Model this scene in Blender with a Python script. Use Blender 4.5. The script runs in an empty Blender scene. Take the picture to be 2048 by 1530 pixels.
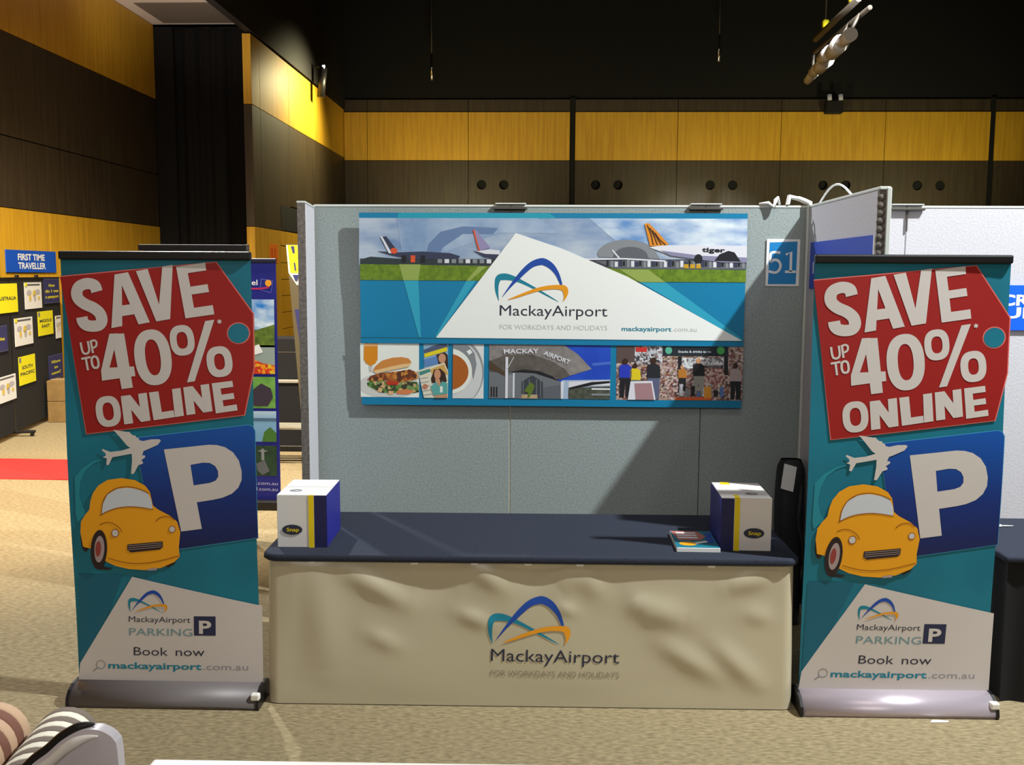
import bpy, bmesh, math, random
import numpy as np
from mathutils import Vector, Matrix
from mathutils.geometry import tessellate_polygon
random.seed(7)
SC = bpy.context.scene
COL = SC.collection
PI = math.pi

# ------------------------------------------------------------------ camera
CAM_H, YAW, PITCH, ROLL, FPX = 1.97, math.radians(2.0), math.radians(6.3), math.radians(0.28), 1950.0
cam_data = bpy.data.cameras.new('camera'); cam = bpy.data.objects.new('camera', cam_data); COL.objects.link(cam)
cam_data.sensor_fit = 'HORIZONTAL'; cam_data.sensor_width = 36.0; cam_data.lens = 36.0 * FPX / 2048.0
cam_data.clip_start = 0.05; cam_data.clip_end = 200
fw = Vector((-math.sin(YAW) * math.cos(PITCH), math.cos(YAW) * math.cos(PITCH), -math.sin(PITCH)))
rt = Vector((math.cos(YAW), math.sin(YAW), 0)); up = rt.cross(fw)
r2 = rt * math.cos(ROLL) + up * math.sin(ROLL); u2 = -rt * math.sin(ROLL) + up * math.cos(ROLL)
M = Matrix((r2, u2, -fw)).transposed().to_4x4(); M.translation = (0, 0, CAM_H)
cam.matrix_world = M
SC.camera = cam

# ------------------------------------------------------------------ world, exposure, lights
SC.view_settings.view_transform = 'Standard'; SC.view_settings.look = 'None'
SC.view_settings.exposure = 0.0; SC.view_settings.gamma = 1.0
SC.view_settings.use_curve_mapping = False
w = bpy.data.worlds.new('world'); SC.world = w; w.use_nodes = True
w.node_tree.nodes['Background'].inputs[0].default_value = (0.9, 0.95, 1.0, 1)
w.node_tree.nodes['Background'].inputs[1].default_value = 0.0

def lamp(name, typ, loc, energy, color=(1, 1, 1), radius=0.1, target=None, spot=None, blend=0.4, size=None):
    d = bpy.data.lights.new(name, typ); d.energy = energy; d.color = color
    if typ == 'AREA':
        d.shape = 'RECTANGLE'; d.size, d.size_y = size
    else:
        d.shadow_soft_size = radius
    if typ == 'SPOT':
        d.spot_size = math.radians(spot); d.spot_blend = blend
    o = bpy.data.objects.new(name, d); COL.objects.link(o); o.location = loc
    if target:
        o.rotation_euler = (Vector(target) - Vector(loc)).to_track_quat('-Z', 'Y').to_euler()
    return o
COOL = (0.97, 0.99, 1.0); WARM = (1.0, 0.88, 0.68)
lamp('light_key', 'SPOT', (4.3, 3.3, 6.6), 3000, (0.94, 1.0, 0.98), 0.07, (1.2, 5.6, 1.2), 75, 0.5)
lamp('light_right_booth', 'SPOT', (3.6, 3.8, 6.6), 170, (0.95, 0.88, 1.0), 0.1, (2.5, 5.7, 1.8), 45, 0.6)
lamp('light_rear_left', 'SPOT', (-4.0, 9.5, 6.8), 1700, COOL, 0.1, (0.8, 5.0, 1.2), 80, 0.6)
lamp('light_front_fill', 'AREA', (-1.0, -9.0, 6.6), 380, (1.0, 0.93, 0.86), target=(0, 4.0, 0.8), size=(8, 4.5))  # added fill behind the camera, placed and sized for the skirt's sheen
lamp('light_house_over', 'AREA', (-0.5, 0.5, 7.6), 78, (1.0, 0.92, 0.80), target=(0, 3.0, 0), size=(4, 2))
lamp('light_house_left', 'SPOT', (-4.2, 7.5, 6.9), 4700, WARM, 0.25, (-5.4, 10.2, 0.3), 95, 0.7)
lamp('light_house_mid', 'SPOT', (-1.0, 9.5, 7.0), 1300, WARM, 0.3, (-3.0, 12.0, 0), 110, 0.8)
lamp('light_lamp_bar_fill', 'SPOT', (4.9, 12.0, 7.4), 2600, (1.0, 0.98, 0.95), 0.1, (4.5, 16.0, 5.5), 22, 0.5)  # added unseen spot, only to brighten the hanging lamp bar
lamp('light_soffit_fill', 'SPOT', (-5.3, 12.6, 3.0), 330, (1.0, 0.94, 0.88), 0.2, (-5.7, 15.8, 6.34), 48, 0.7)  # invented lamp, added to lighten the soffit over the aisle
lamp('light_wall_wash', 'SPOT', (-3.4, 20.3, 6.0), 740, (1.0, 0.9, 0.5), 0.1, (-4.95, 20.0, 4.9), 125, 0.9)
for i, x in enumerate((-2.2, 3.6, 8.4)):
    lamp('light_back_wash', 'SPOT', (x, 20.6, 2.9), 340, (1.0, 0.92, 0.5), 0.3, (x, 24.0, 5.0), 110, 0.9)

# ------------------------------------------------------------------ materials
def lin(c):
    return tuple(((v / 255.0) / 12.92 if v / 255.0 <= 0.04045 else ((v / 255.0 + 0.055) / 1.055) ** 2.4) for v in c) + (1.0,)
MATS = {}
def mat(name, rgb, rough=0.6, metal=0.0, var=0.0, scale=30.0, stretch=(1, 1, 1), bump=0.0, spec=0.5, rgb2=None, detail=4.0, emit=0.0, coat=0.0):
    """principled material; optional procedural noise between rgb and rgb2 (object coordinates) and bump"""
    if name in MATS: return MATS[name]
    m = bpy.data.materials.new(name); m.use_nodes = True; nt = m.node_tree; b = nt.nodes['Principled BSDF']
    b.inputs['Base Color'].default_value = lin(rgb); b.inputs['Roughness'].default_value = rough
    b.inputs['Metallic'].default_value = metal; b.inputs['Specular IOR Level'].default_value = spec
    b.inputs['Coat Weight'].default_value = coat
    if emit:
        b.inputs['Emission Color'].default_value = lin(rgb); b.inputs['Emission Strength'].default_value = emit
    if rgb2 is None and var:
        rgb2 = tuple(max(0, c * (1 - var)) for c in rgb)
    if rgb2 is not None or bump:
        tc = nt.nodes.new('ShaderNodeTexCoord'); mp = nt.nodes.new('ShaderNodeMapping')
        mp.inputs['Scale'].default_value = stretch
        nz = nt.nodes.new('ShaderNodeTexNoise'); nz.inputs['Scale'].default_value = scale; nz.inputs['Detail'].default_value = detail
        nt.links.new(tc.outputs['Object'], mp.inputs['Vector']); nt.links.new(mp.outputs['Vector'], nz.inputs['Vector'])
        if rgb2 is not None:
            cr = nt.nodes.new('ShaderNodeValToRGB')
            cr.color_ramp.elements[0].position = 0.32; cr.color_ramp.elements[1].position = 0.68
            cr.color_ramp.elements[0].color = lin(rgb2); cr.color_ramp.elements[1].color = lin(rgb)
            nt.links.new(nz.outputs['Fac'], cr.inputs['Fac']); nt.links.new(cr.outputs['Color'], b.inputs['Base Color'])
        if bump:
            bp = nt.nodes.new('ShaderNodeBump'); bp.inputs['Strength'].default_value = bump; bp.inputs['Distance'].default_value = 0.01
            nt.links.new(nz.outputs['Fac'], bp.inputs['Height']); nt.links.new(bp.outputs['Normal'], b.inputs['Normal'])
    MATS[name] = m
    return m
def mat_ramp(name, axis, lo, hi, stops, rough=0.5):
    """printed gradient along one object axis"""
    if name in MATS: return MATS[name]
    m = bpy.data.materials.new(name); m.use_nodes = True; nt = m.node_tree; b = nt.nodes['Principled BSDF']
    b.inputs['Roughness'].default_value = rough
    tc = nt.nodes.new('ShaderNodeTexCoord'); sp = nt.nodes.new('ShaderNodeSeparateXYZ'); mr = nt.nodes.new('ShaderNodeMapRange')
    mr.inputs['From Min'].default_value = lo; mr.inputs['From Max'].default_value = hi
    cr = nt.nodes.new('ShaderNodeValToRGB'); el = cr.color_ramp.elements
    el[0].position = stops[0][0]; el[0].color = lin(stops[0][1]); el[1].position = stops[-1][0]; el[1].color = lin(stops[-1][1])
    for p, c in stops[1:-1]:
        e = el.new(p); e.color = lin(c)
    nt.links.new(tc.outputs['Object'], sp.inputs[0]); nt.links.new(sp.outputs['XYZ'.index(axis)], mr.inputs['Value'])
    nt.links.new(mr.outputs[0], cr.inputs['Fac']); nt.links.new(cr.outputs['Color'], b.inputs['Base Color'])
    MATS[name] = m
    return m
def mat_cells(name, colors, scale, rough=0.5, stretch=(1, 1, 1)):
    """printed clutter: voronoi cells in a few colours"""
    if name in MATS: return MATS[name]
    m = bpy.data.materials.new(name); m.use_nodes = True; nt = m.node_tree; b = nt.nodes['Principled BSDF']
    b.inputs['Roughness'].default_value = rough
    tc = nt.nodes.new('ShaderNodeTexCoord'); mp = nt.nodes.new('ShaderNodeMapping'); mp.inputs['Scale'].default_value = stretch
    vo = nt.nodes.new('ShaderNodeTexVoronoi'); vo.inputs['Scale'].default_value = scale
    sp = nt.nodes.new('ShaderNodeSeparateColor'); cr = nt.nodes.new('ShaderNodeValToRGB'); el = cr.color_ramp.elements
    cr.color_ramp.interpolation = 'CONSTANT'
    n = len(colors); el[0].position = 0; el[0].color = lin(colors[0]); el[1].position = 1 / n; el[1].color = lin(colors[1])
    for i in range(2, n):
        e = el.new(i / n); e.color = lin(colors[i])
    nt.links.new(tc.outputs['Object'], mp.inputs[0]); nt.links.new(mp.outputs[0], vo.inputs['Vector'])
    nt.links.new(vo.outputs['Color'], sp.inputs[0]); nt.links.new(sp.outputs[0], cr.inputs['Fac'])
    nt.links.new(cr.outputs['Color'], b.inputs['Base Color'])
    MATS[name] = m
    return m

carpet = mat('carpet', (166, 150, 118), 0.95, bump=0.6, scale=60, stretch=(0.45, 1.2, 1), rgb2=(128, 114, 88), spec=0.1, detail=6)
yellow_wood = mat('yellow_wood', (222, 172, 46), 0.5, scale=3, stretch=(5, 5, 0.3), rgb2=(200, 149, 36))
dark_wood = mat('dark_wood', (70, 58, 40), 0.55, scale=3, stretch=(5, 5, 0.3), rgb2=(56, 45, 31))
black_paint = mat('black_paint', (14, 13, 13), 0.8)
black_void = mat('black_void', (9, 9, 10), 0.9)
curtain_black = mat('curtain_black', (4, 4, 4), 0.9)
soffit_white = mat('soffit_white', (226, 214, 204), 0.8)
panel_grey = mat('panel_grey', (158, 168, 168), 0.9, scale=90, rgb2=(140, 150, 150), bump=0.15)
panel_grey_lit = mat('panel_grey_lit', (206, 204, 210), 0.9, scale=90, rgb2=(192, 190, 198), bump=0.15)  # paler copy of the panel grey, with strong lighting put into the colour
trim_white = mat('trim_white', (214, 218, 214), 0.6)
velcro = mat('velcro', (130, 122, 116), 0.95, scale=60, rgb2=(96, 88, 84))
clip_metal = mat('clip_metal', (96, 92, 86), 0.5, 0.6)
teal = mat('teal_print', (6, 122, 146), 0.55, scale=2.5, rgb2=(5, 108, 132))
teal_light = mat('teal_light_print', (26, 136, 154), 0.55)
teal_dark = mat('teal_dark_print', (4, 98, 124), 0.55)
red = mat('red_print', (156, 15, 10), 0.55)
pink_line = mat('pink_line_print', (226, 110, 100), 0.55)
white_print = mat('white_print', (210, 202, 198), 0.55)
white_vinyl = mat('white_vinyl', (228, 220, 214), 0.5)
navy_print = mat('navy_print', (34, 40, 76), 0.55)
ink = mat('ink_print', (44, 46, 66), 0.55)
grey_text = mat('grey_text_print', (150, 150, 156), 0.55)
pale_text = mat('pale_text_print', (196, 198, 198), 0.55)
teal_text = mat('teal_text_print', (20, 130, 156), 0.55)
logo_blue = mat('logo_blue', (18, 72, 168), 0.5)
logo_teal = mat('logo_teal', (10, 130, 158), 0.5)
logo_orange = mat('logo_orange', (238, 158, 20), 0.5)
car_yellow = mat('car_yellow', (240, 164, 12), 0.55)
car_shade = mat('car_line', (150, 84, 6), 0.55)
tyre = mat('tyre_print', (38, 20, 20), 0.6)
rim_grey = mat('rim_print', (170, 150, 150), 0.6)
glass_print = mat('glass_print', (206, 212, 220), 0.55)
alu_dark = mat('aluminium_dark', (112, 105, 106), 0.5, 0.2)
alu_base_lit = mat('aluminium_satin', (190, 178, 190), 0.32, 0.35)  # bright lighting on the right banner base, put into the metal colour
black_plastic = mat('black_plastic', (20, 18, 20), 0.4)
chrome = mat('chrome', (230, 230, 230), 0.15, 1.0)
navy_cloth = mat('navy_cloth', (52, 56, 70), 0.85, scale=120, rgb2=(42, 46, 60), bump=0.1, spec=0.2)
black_cloth = mat('black_cloth', (14, 13, 16), 0.9)
skirt_vinyl = mat('skirt_vinyl', (194, 184, 158), 0.26, spec=0.7)
tab_white = mat('tab_white', (235, 232, 226), 0.6)
box_white = mat('box_white', (226, 220, 216), 0.5)
box_yellow = mat('box_yellow', (236, 206, 10), 0.5)
box_blue = mat('box_blue', (34, 34, 140), 0.5)
box_navy = mat('box_navy', (26, 28, 78), 0.5)
paper_white = mat('paper_white', (240, 240, 240), 0.7)
paper_yellow = mat('paper_yellow', (246, 236, 20), 0.7)
paper_navy = mat('paper_navy', (50, 50, 104), 0.7)
sign_blue = mat('sign_blue', (22, 84, 196), 0.5)
sign_blue2 = mat('sign_blue_divider', (36, 66, 186), 0.5)
sign_bright = mat('sign_bright_blue', (8, 98, 238), 0.5)
sign_cyan = mat('sign_cyan', (16, 132, 200), 0.45)
cardboard = mat('cardboard', (138, 108, 62), 0.8, scale=8, rgb2=(122, 95, 52))
red_carpet = mat('red_carpet', (226, 44, 44), 0.9, scale=60, rgb2=(206, 34, 36))
travel_blue = mat('travel_blue', (26, 32, 128), 0.5)
sky_print = mat('sky_cloud_print', (226, 236, 244), 0.5, scale=7, stretch=(0.7, 1, 1.8), rgb2=(100, 146, 204), detail=6)
sky_grey = mat('sky_grey_print', (186, 198, 214), 0.5, scale=6, stretch=(0.6, 1, 1.6), rgb2=(112, 142, 186), detail=6)
sky_deep = mat('sky_deep_print', (30, 84, 206), 0.5, scale=6, rgb2=(20, 66, 190))
grass_print = mat('grass_print', (116, 146, 30), 0.5, scale=40, rgb2=(88, 116, 22))
tarmac = mat('tarmac_print', (78, 82, 92), 0.5, scale=40, rgb2=(56, 58, 70))
poster_teal = mat('poster_teal', (0, 126, 172), 0.45)
poster_teal2 = mat('poster_teal_light', (44, 164, 196), 0.45)
poster_white = mat('poster_white', (244, 246, 244), 0.45)
board_edge = mat('board_edge', (60, 66, 70), 0.7)

# ------------------------------------------------------------------ mesh builder
class MB:
    def __init__(s): s.bm = bmesh.new(); s.mats = []
    def mi(s, m):
        if m not in s.mats: s.mats.append(m)
        return s.mats.index(m)
    def _new(s, before, m, smooth=False):
        i = s.mi(m)
        for f in s.bm.faces:
            if f not in before: f.material_index = i; f.smooth = smooth
    def box(s, x0, x1, y0, y1, z0, z1, m, bev=0.0, seg=2):
        before = set(s.bm.faces)
        r = bmesh.ops.create_cube(s.bm, size=1.0, matrix=Matrix.Translation(((x0 + x1) / 2, (y0 + y1) / 2, (z0 + z1) / 2)) @ Matrix.Diagonal((x1 - x0, y1 - y0, z1 - z0, 1)))
        if bev:
            ed = set(e for v in r['verts'] for e in v.link_edges)
            bmesh.ops.bevel(s.bm, geom=list(ed), offset=bev, segments=seg, profile=0.5, affect='EDGES')
        s._new(before, m); return s
    def cyl(s, p0, p1, r0, m, r1=None, n=16, smooth=True, caps=True):
        p0, p1 = Vector(p0), Vector(p1); d = p1 - p0; r1 = r0 if r1 is None else r1
        before = set(s.bm.faces)
        q = d.to_track_quat('Z', 'Y').to_matrix().to_4x4(); q.translation = (p0 + p1) / 2
        bmesh.ops.create_cone(s.bm, cap_ends=caps, segments=n, radius1=r0, radius2=r1, depth=d.length, matrix=q)
        i = s.mi(m)
        for f in s.bm.faces:
            if f not in before: f.material_index = i; f.smooth = smooth and len(f.verts) == 4
        return s
    def tube(s, pts, r, m, n=8, caps=True):
        pts = [Vector(p) for p in pts]; rings = []
        rr = r if isinstance(r, (list, tuple)) else [r] * len(pts)
        for i, p in enumerate(pts):
            t = (pts[min(i + 1, len(pts) - 1)] - pts[max(i - 1, 0)]).normalized()
            a = t.cross(Vector((0, 0, 1)) if abs(t.z) < 0.95 else Vector((1, 0, 0))).normalized(); b = t.cross(a)
            rings.append([s.bm.verts.new(p + rr[i] * (a * math.cos(2 * PI * k / n) + b * math.sin(2 * PI * k / n))) for k in range(n)])
        i_ = s.mi(m)
        for A, B in zip(rings, rings[1:]):
            for k in range(n):
                f = s.bm.faces.new((A[k], A[(k + 1) % n], B[(k + 1) % n], B[k])); f.material_index = i_; f.smooth = True
        if caps:
            for rg in (rings[0][::-1], rings[-1]):
                f = s.bm.faces.new(rg); f.material_index = i_
        return s
    def prism(s, pts, d, m, smooth=False):
        """closed outline (3d points) swept by vector d, capped"""
        i_ = s.mi(m); d = Vector(d)
        A = [s.bm.verts.new(Vector(p)) for p in pts]; B = [s.bm.verts.new(Vector(p) + d) for p in pts]; n = len(A)
        for k in range(n):
            f = s.bm.faces.new((A[k], A[(k + 1) % n], B[(k + 1) % n], B[k])); f.material_index = i_; f.smooth = smooth
        for rg in (A[::-1], B):
            f = s.bm.faces.new(rg); f.material_index = i_
        return s
    def grid(s, fn, nu, nv, m, smooth=True):
        V = [[s.bm.verts.new(fn(i / nu, j / nv)) for j in range(nv + 1)] for i in range(nu + 1)]; i_ = s.mi(m)
        for i in range(nu):
            for j in range(nv):
                f = s.bm.faces.new((V[i][j], V[i + 1][j], V[i + 1][j + 1], V[i][j + 1])); f.material_index = i_; f.smooth = smooth
        return s
    def build(s, name, parent=None, fix=True):
        if fix: bmesh.ops.recalc_face_normals(s.bm, faces=s.bm.faces)
        me = bpy.data.meshes.new(name); s.bm.to_mesh(me); s.bm.free()
        for m in s.mats: me.materials.append(m)
        o = bpy.data.objects.new(name, me); COL.objects.link(o)
        if parent: o.parent = parent
        return o
def tag(o, label=None, cat=None, group=None, kind=None):
    if label: o['label'] = label
    if cat: o['category'] = cat
    if group: o['group'] = group
    if kind: o['kind'] = kind
    return o
def thing(name, label, cat, loc=(0, 0, 0), rz=0.0, group=None):
    o = bpy.data.objects.new(name, None); COL.objects.link(o); o.empty_display_size = 0.1
    o.location = loc; o.rotation_euler = (0, 0, rz)
    return tag(o, label, cat, group)
def copy_tree(o, parent=None):
    c = o.copy(); COL.objects.link(c)
    if parent: c.parent = parent
    for ch in list(o.children): copy_tree(ch, c)
    return c

# ------------------------------------------------------------------ flat print artwork
def homography(src, dst):
    A = []
    for (x, y), (u, v) in zip(src, dst):
        A.append([x, y, 1, 0, 0, 0, -u * x, -u * y, -u]); A.append([0, 0, 0, x, y, 1, -v * x, -v * y, -v])
    h = np.linalg.svd(np.array(A, float))[2][-1].reshape(3, 3)
    def f(x, y):
        q = h @ np.array((x, y, 1.0)); return (q[0] / q[2], q[1] / q[2])
    return f
FONT = None
def text_mesh(s, bold=0.0):
    cu = bpy.data.curves.new('lettering', 'FONT'); cu.body = s; cu.offset = bold; cu.resolution_u = 3
    ob = bpy.data.objects.new('lettering', cu); COL.objects.link(ob)
    dg = bpy.context.evaluated_depsgraph_get(); dg.update()
    me = bpy.data.meshes.new_from_object(ob.evaluated_get(dg))
    vs = [(v.co.x, v.co.y) for v in me.vertices]; fs = [tuple(p.vertices) for p in me.polygons]
    bpy.data.objects.remove(ob); bpy.data.curves.remove(cu); bpy.data.meshes.remove(me)
    return vs, fs
CAP = 0.73
def spline(pts, sub=8):
    P = np.array(pts, float); out = []
    for i in range(len(P) - 1):
        p0, p1, p2, p3 = P[max(i - 1, 0)], P[i], P[i + 1], P[min(i + 2, len(P) - 1)]
        for k in range(sub):
            t = k / sub
            out.append(0.5 * ((2 * p1) + (-p0 + p2) * t + (2 * p0 - 5 * p1 + 4 * p2 - p3) * t * t + (-p0 + 3 * p1 - 3 * p2 + p3) * t ** 3))
    out.append(P[-1]); return np.array(out)
class Art:
    """printed shapes in sheet coordinates (x right, y down); to_uv maps the sheet to the surface, surf lifts it into the part's space"""
    def __init__(s, to_uv, surf, step=0.0007): s.to_uv = to_uv; s.surf = surf; s.items = []; s.step = step; s.o = (0, 0); s.k = 1.0
    def frame(s, ox=0, oy=0, k=1.0): s.o = (ox, oy); s.k = k; return s
    def pt(s, p): return s.to_uv(s.o[0] + p[0] / s.k, s.o[1] + p[1] / s.k)
    def poly(s, pts, m, layer=1, holes=()):
        loops = [[s.pt(p) for p in pts]] + [[s.pt(p) for p in h] for h in holes]
        flat = [q for l in loops for q in l]
        tris = tessellate_polygon([[Vector((a, b, 0)) for a, b in l] for l in loops])
        s.items.append((flat, [tuple(t) for t in tris], m, layer)); return s
    def rect(s, x0, y0, x1, y1, m, layer=1): return s.poly([(x0, y0), (x1, y0), (x1, y1), (x0, y1)], m, layer)
    @staticmethod
    def ell(cx, cy, rx, ry, rot=0, n=40, e=2.0, a0=0, a1=360):
        out = []; c, q = math.cos(math.radians(rot)), math.sin(math.radians(rot))
        for i in range(n if a1 - a0 >= 360 else n + 1):
            t = math.radians(a0 + (a1 - a0) * i / n); x = math.copysign(abs(math.cos(t)) ** (2 / e), math.cos(t)) * rx; y = math.copysign(abs(math.sin(t)) ** (2 / e), math.sin(t)) * ry
            out.append((cx + x * c - y * q, cy + x * q + y * c))
        return out
    def disc(s, cx, cy, rx, ry, m, layer=1, rot=0, n=32): return s.poly(s.ell(cx, cy, rx, ry, rot, n), m, layer)
    def ring(s, cx, cy, rx, ry, ix, iy, m, layer=1, rot=0, e=2.5, n=48):
        return s.poly(s.ell(cx, cy, rx, ry, rot, n, e), m, layer, [s.ell(cx, cy, ix, iy, rot, n, e)])
    def stroke(s, pts, width, m, layer=1, smooth=True, sub=8):
        """pts (x,y[,w]) : variable width ribbon"""
        P = [tuple(p) + ((width,) if len(p) == 2 else ()) for p in pts]
        Q = spline(P, sub) if smooth else np.array(P, float)
        L, R = [], []
        for i in range(len(Q)):
            d = Q[min(i + 1, len(Q) - 1)][:2] - Q[max(i - 1, 0)][:2]; d = d / (np.linalg.norm(d) + 1e-9); n = np.array((-d[1], d[0])) * max(Q[i][2], 0.5) / 2
            L.append(Q[i][:2] + n); R.append(Q[i][:2] - n)
        vs = [s.pt(p) for p in L] + [s.pt(p) for p in R]; k = len(L)
        s.items.append((vs, [(i, i + 1, k + i + 1, k + i) for i in range(k - 1)], m, layer)); return s
    def text(s, st, p0, p1, cap, m, layer=1, bold=0.0):
        """string fitted between baseline points p0 and p1 with capital height cap"""
        vs, fs = text_mesh(st, bold); xs = [v[0] for v in vs]; x0, x1 = min(xs), max(xs)
        L = math.hypot(p1[0] - p0[0], p1[1] - p0[1]); e = ((p1[0] - p0[0]) / L, (p1[1] - p0[1]) / L); up_ = (e[1], -e[0])
        sx = L / (x1 - x0); sy = cap / CAP
        out = [s.pt((p0[0] + e[0] * (x - x0) * sx + up_[0] * y * sy, p0[1] + e[1] * (x - x0) * sx + up_[1] * y * sy)) for x, y in vs]
        s.items.append((out, fs, m, layer)); return s
    def build(s, name, parent, cuts=None):
        """cuts = (list of u, list of v): slices so the print follows a bent surface"""
        bm = bmesh.new(); mats = []
        for vs, fs, m, layer in s.items:
            if m not in mats: mats.append(m)
            V = [bm.verts.new((u, v, layer)) for u, v in vs]
            for f in fs:
                try: fa = bm.faces.new([V[i] for i in f])
                except ValueError: continue
                fa.material_index = mats.index(m)
        if cuts:
            bmesh.ops.triangulate(bm, faces=bm.faces[:])
            for ax, vals in zip((0, 1), cuts):
                no = [0, 0, 0]; no[ax] = 1
                for c in vals:
                    co = [0, 0, 0]; co[ax] = c
                    bmesh.ops.bisect_plane(bm, geom=bm.verts[:] + bm.edges[:] + bm.faces[:], plane_co=co, plane_no=no, dist=1e-6)
        bm.normal_update()
        for f in bm.faces:
            if f.normal.z < 0: f.normal_flip()
            f.smooth = bool(cuts)
        for v in bm.verts: v.co = s.surf(v.co.x, v.co.y, v.co.z * s.step)
        me = bpy.data.meshes.new(name); bm.to_mesh(me); bm.free()
        for m in mats: me.materials.append(m)
        o = bpy.data.objects.new(name, me); COL.objects.link(o); o.parent = parent
        s.items = []
        return o
def front(u, v, off): return Vector((u, -off, v))       # upright sheet facing -y
def logo(a, ox, oy, k):
    """three swooshes; sheet units of the large logo drawing, placed at ox, oy with k drawing units per sheet unit"""
    a.frame(ox, oy, k)
    a.stroke([(235, 745, 6), (208, 620, 42), (205, 500, 62), (235, 415, 88), (320, 398, 96), (430, 418, 76), (560, 468, 50), (700, 537, 38), (850, 618, 30), (1000, 702, 18), (1085, 750, 5)], 0, logo_teal, 2)
    a.stroke([(285, 690, 6), (400, 535, 32), (500, 418, 60), (600, 308, 76), (700, 222, 84), (800, 182, 96), (880, 180, 100), (980, 238, 88), (1060, 338, 62), (1105, 440, 44), (1130, 515, 28), (1150, 600, 6)], 0, logo_blue, 3)
    a.stroke([(365, 728, 6), (500, 682, 32), (650, 625, 42), (800, 576, 52), (950, 547, 58), (1090, 542, 66), (1170, 560, 86), (1192, 620, 72), (1182, 690, 32), (1155, 745, 6)], 0, logo_orange, 4)

# ------------------------------------------------------------------ setting: floor, walls, ceiling
tag(MB().box(-7.6, 14, -14, 25, -0.1, 0, carpet).build('floor'), kind='structure')
tag(MB().box(-4.8, 14, -14, 25, 9.0, 9.1, black_void).build('ceiling'), kind='structure')
tag(MB().box(14, 14.2, -14, 25, 0, 9, black_void).build('wall_right'), kind='structure')
tag(MB().box(-7.6, 14.2, -14.2, -14, 0, 9, dark_wood).build('wall_front'), kind='structure')
def panel_obj(m, parent, x0, x1, y0, y1, z0, z1, name='panel'):
    return MB().box(x0, x1, y0, y1, z0, z1, m, 0.002, 1).build(name, parent)
# left aisle wall at x=-7 up to y=17.6
wl = tag(MB().box(-7.4, -7.06, -14, 17.6, 0, 6.35, black_paint).build('wall_left'), kind='structure')
ys = [-14.0 + 1.975 * i for i in range(17)]
for a, b in zip(ys, ys[1:]):
    b = min(b, 17.6)
    panel_obj(yellow_wood, wl, -7.06, -7.0, a + 0.002, b - 0.002, 0.0, 2.80)
    panel_obj(dark_wood, wl, -7.06, -7.005, a + 0.002, b - 0.002, 2.812, 3.72)
    panel_obj(dark_wood, wl, -7.06, -7.005, a + 0.002, b - 0.002, 3.735, 5.05)
    panel_obj(yellow_wood, wl, -7.06, -7.0, a + 0.002, b - 0.002, 5.06, 6.33)
# rear left wall at x=-4.95 from y=16.6
wr = tag(MB().box(-5.09, -5.01, 16.6, 24.2, 0, 5.94, black_paint).build('wall_left_rear'), kind='structure')
def wr_panel(m, a, b, z0, z1, x1=-4.95, name='panel'): return panel_obj(m, wr, -5.01, x1, a, b, z0, z1, name)
for a, b in ((16.6, 17.02), (17.03, 18.12)):
    wr_panel(yellow_wood, a, b, 0, 2.76)
for a, b in ((16.6, 17.02), (17.03, 18.9), (18.91, 20.8), (20.81, 22.7), (22.71, 24.1)):
    wr_panel(dark_wood, a, b, 3.26 if 18.0 < a < 20 else 2.77, 4.78)
    wr_panel(yellow_wood, a, b, 4.79, 5.93)
z = 0.0
while z < 2.5:                                                # grooved timber boards of the side doors
    wr_panel(yellow_wood, 18.14, 20.8, z + 0.012, min(z + 0.31, 2.76), -4.955, 'board'); z += 0.31
wr_panel(yellow_wood, 20.81, 24.1, 0, 2.76)
wr_panel(yellow_wood, 18.14, 20.8, 2.50, 2.76)
for z0, z1, m in ((0, 2.76, yellow_wood), (2.77, 4.78, dark_wood), (4.79, 5.93, yellow_wood)):
    panel_obj(m, wr, -5.09, -4.95, 16.54, 16.595, z0, z1)
# back wall at y=24
wb = tag(MB().box(-5.0, 14, 24.14, 24.4, 0, 9, black_void).build('wall_back'), kind='structure')
def holed_panel(m, parent, x0, x1, y, z0, z1, holes, r):
    bm = MB(); i_ = bm.mi(m)
    outer = [(x0, z0), (x1, z0), (x1, z1), (x0, z1)]
    loops = [outer] + [[(hx + r * math.cos(-2 * PI * k / 20), hz + r * math.sin(-2 * PI * k / 20)) for k in range(20)] for hx, hz in holes]
    V = [[bm.bm.verts.new((a, y, b)) for a, b in l] for l in loops]; flat = [v for l in V for v in l]
    for t in tessellate_polygon([[Vector((a, b, 0)) for a, b in l] for l in loops]): bm.bm.faces.new([flat[i] for i in t]).material_index = i_
    for l in V:
        B = [bm.bm.verts.new(v.co + Vector((0, 0.08, 0))) for v in l]
        for k in range(len(l)): bm.bm.faces.new((l[k], l[(k + 1) % len(l)], B[(k + 1) % len(l)], B[k])).material_index = i_
    return bm.build('panel', parent)
bays = [(-9.29, 0.53), (0.65, 10.47), (10.59, 20.41)]
hole_c = {-1.33: 1, 1.43: 1, 4.18: 1, 6.87: 1, 9.1: 1}
for bi, (b0, b1) in enumerate(bays):
    n = 4; st = (b1 - b0) / n
    for k in range(n):
        a, b = b0 + st * k + 0.006, b0 + st * (k + 1) - 0.006
        if b < -4.95 or a > 14: continue
        a = max(a, -4.94); b = min(b, 13.98)
        zz = -0.006 * ((a + b) / 2)                            # slight fall of the bands to the right as built
        panel_obj(yellow_wood, wb, a, b, 24.0, 24.1, 0, 2.72)
        hs = [(hc + d, 4.14) for hc in hole_c for d in (-0.27, 0.27) if a < hc < b]
        holed_panel(dark_wood, wb, a, b, 24.005, 2.735, 4.715, hs, 0.115)
        panel_obj(yellow_wood, wb, a, b, 24.0, 24.1, 4.725, 5.86)
        panel_obj(dark_wood, wb, a, b, 24.04, 24.1, 5.87, 6.16, 'cornice_board')
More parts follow.
